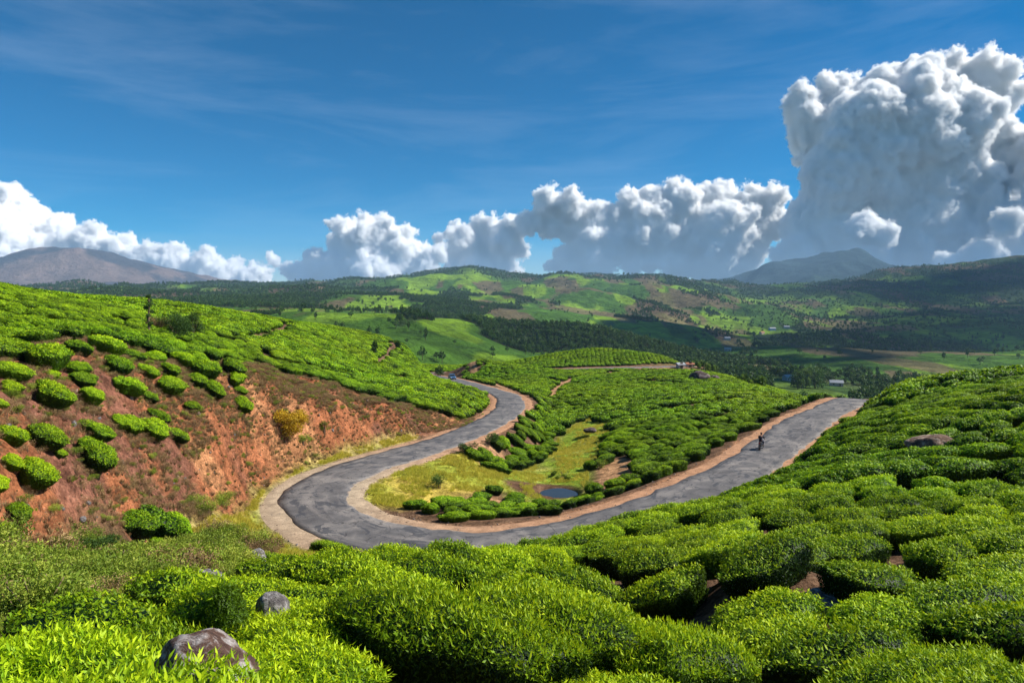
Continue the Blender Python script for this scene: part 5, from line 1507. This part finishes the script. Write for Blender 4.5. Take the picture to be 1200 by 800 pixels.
mb.build('mirror', M_BLACK, root)
root.scale = (.83, .83, .83)
tag(root, 'black motorcycle riding away along the left edge of the road', 'motorcycle')

M_SKIN = simple('skin', (0.28, 0.15, 0.10), .6, .3, .05); M_JACKET = simple('dark_jacket', (0.035, 0.03, 0.04), .85, .1, .15, 20); M_PANT = simple('dark_trousers', (0.03, 0.04, 0.07), .85, .1, .15, 20)
M_SHOE = simple('shoe', (0.03, 0.02, 0.02), .6, .3, .1); M_HAIR = simple('black_hair', (0.012, 0.01, 0.01), .6, .3, .2, 30); M_PALECLOTH = simple('pale_sleeve', (0.62, 0.62, 0.66), .85, .1, .1, 20)
def skin_obj(name, verts, edges, radii, mat, parent, lv=2):
    me = bpy.data.meshes.new(name); me.from_pydata(verts, edges, []); me.materials.append(mat)
    o = link(bpy.data.objects.new(name, me), parent)
    m = o.modifiers.new('skin', 'SKIN'); m.use_smooth_shade = True
    for i, r in enumerate(radii):
        sv = me.skin_vertices[0].data[i]; sv.radius = r if isinstance(r, tuple) else (r, r); sv.use_root = (i == 0)
    s_ = o.modifiers.new('sub', 'SUBSURF'); s_.levels = lv; s_.render_levels = lv
    return o
pr = empty('person', (bx_, by_, bz_ + .01), byaw)
BV = [(-.30, 0, .92), (-.26, 0, 1.08), (-.16, 0, 1.27), (-.06, 0, 1.39), (-.02, 0, 1.45), (.02, 0, 1.51), (.06, 0, 1.59), (.06, 0, 1.67)]
BR = [(.16, .13), (.145, .11), (.17, .12), (.14, .09), (.055, .055), (.07, .065), (.098, .085), (.075, .07)]
BE = [(k, k + 1) for k in range(7)]
for s in (1, -1):
    b = len(BV); BV += [(-.06, s * .19, 1.36), (.05, s * .27, 1.18), (.20, s * .27, 1.08), (.31, s * .29, 1.05)]; BR += [.06, .05, .04, .03]; BE += [(3, b), (b, b + 1), (b + 1, b + 2), (b + 2, b + 3)]
    b = len(BV); BV += [(-.20, s * .12, .88), (.14, s * .20, .80), (.12, s * .17, .60), (.02, s * .17, .40), (.14, s * .18, .36)]; BR += [.095, .075, .058, .045, .04]; BE += [(0, b), (b, b + 1), (b + 1, b + 2), (b + 2, b + 3), (b + 3, b + 4)]
skin_obj('body', BV, BE, BR, M_SKIN, pr)
JV = BV[0:4] + []; JR = [(.18, .15), (.165, .13), (.19, .14), (.16, .105)]; JE = [(0, 1), (1, 2), (2, 3)]
for s in (1, -1):
    b = len(JV); JV += [(-.06, s * .20, 1.36), (.05, s * .27, 1.18), (.19, s * .27, 1.085)]; JR += [.075, .065, .052]; JE += [(3, b), (b, b + 1), (b + 1, b + 2)]
skin_obj('jacket', JV, JE, JR, M_JACKET, pr)
TV = [(-.28, 0, .93)]; TR = [(.165, .14)]; TE = []
for s in (1, -1):
    b = len(TV); TV += [(-.19, s * .12, .89), (.14, s * .20, .81), (.12, s * .17, .60), (.03, s * .17, .44)]; TR += [.11, .09, .07, .06]; TE += [(0, b), (b, b + 1), (b + 1, b + 2), (b + 2, b + 3)]
skin_obj('trousers', TV, TE, TR, M_PANT, pr)
for s in (1, -1):
    MB().ball((.07, s * .18, .36), .075, 2, (1.7, .7, .6)).build('shoe', M_SHOE, pr, smooth=True)
    mb = MB(); mb.box((.335, s * .295, 1.045), (.07, .075, .035), bevel=.012)
    for k in range(4):
        yy = s * (.265 + .021 * k); mb.tube([(.36, yy, 1.055), (.345 - .055, yy, 1.045), (.285, yy, 1.015), (.30, yy, .998)], [.010, .010, .009, .007], 6)
    mb.tube([(.345, s * .262, 1.04), (.31, s * .255, 1.005), (.295, s * .275, 1.0)], [.011, .01, .008], 6)
    mb.build('hand', M_SKIN, pr, smooth=True)
MB().ball((.045, 0, 1.645), .125, 3, (1.0, .86, .92)).build('hair', M_HAIR, pr, smooth=True)
mb = MB(); mb.ball((.165, 0, 1.585), .018, 2, (1, .8, 1.4)); mb.build('nose', M_SKIN, pr, smooth=True)
pr.scale = (.83, .83, .83)
tag(pr, 'rider in dark jacket and trousers, seen from behind on the motorcycle', 'person')

# ------------------------------------------------------------------ broad cloud shade on the far slopes
for i, (tx, ty, w) in enumerate([(1350, 2100, (480, 520)), (600, 1080, (200, 220)), (2100, 3300, (500, 500)), (850, 1200, (330, 240)), (60, 720, (130, 80))]):
    shade_cloud(tx, ty, w, 900 + i, ['broad grey cloud above the wooded slopes beyond the right edge', 'low cloud over the village valley beyond the right edge', 'high cloud bank above the right hand mountain', 'flat cloud above the dark tea valley', 'small cloud above the near rolling hill'][i])
# ------------------------------------------------------------------ haze: the air between here and the mountains
m, nt, out = new_mat('haze')
pv = nt.nodes.new('ShaderNodeVolumePrincipled')
pv.inputs['Color'].default_value = (0.45, 0.70, 1.0, 1); pv.inputs['Density'].default_value = 6.0e-5; pv.inputs['Anisotropy'].default_value = 0.0
L(nt, pv.outputs[0], out.inputs['Volume'])
zmin = float(GV[:, 2].min()) - 2
mb = MB(); mb.box((0, 500, (zmin + 640) / 2), (27000, 27000, 640 - zmin))
tag(mb.build('haze', m), kind='stuff')
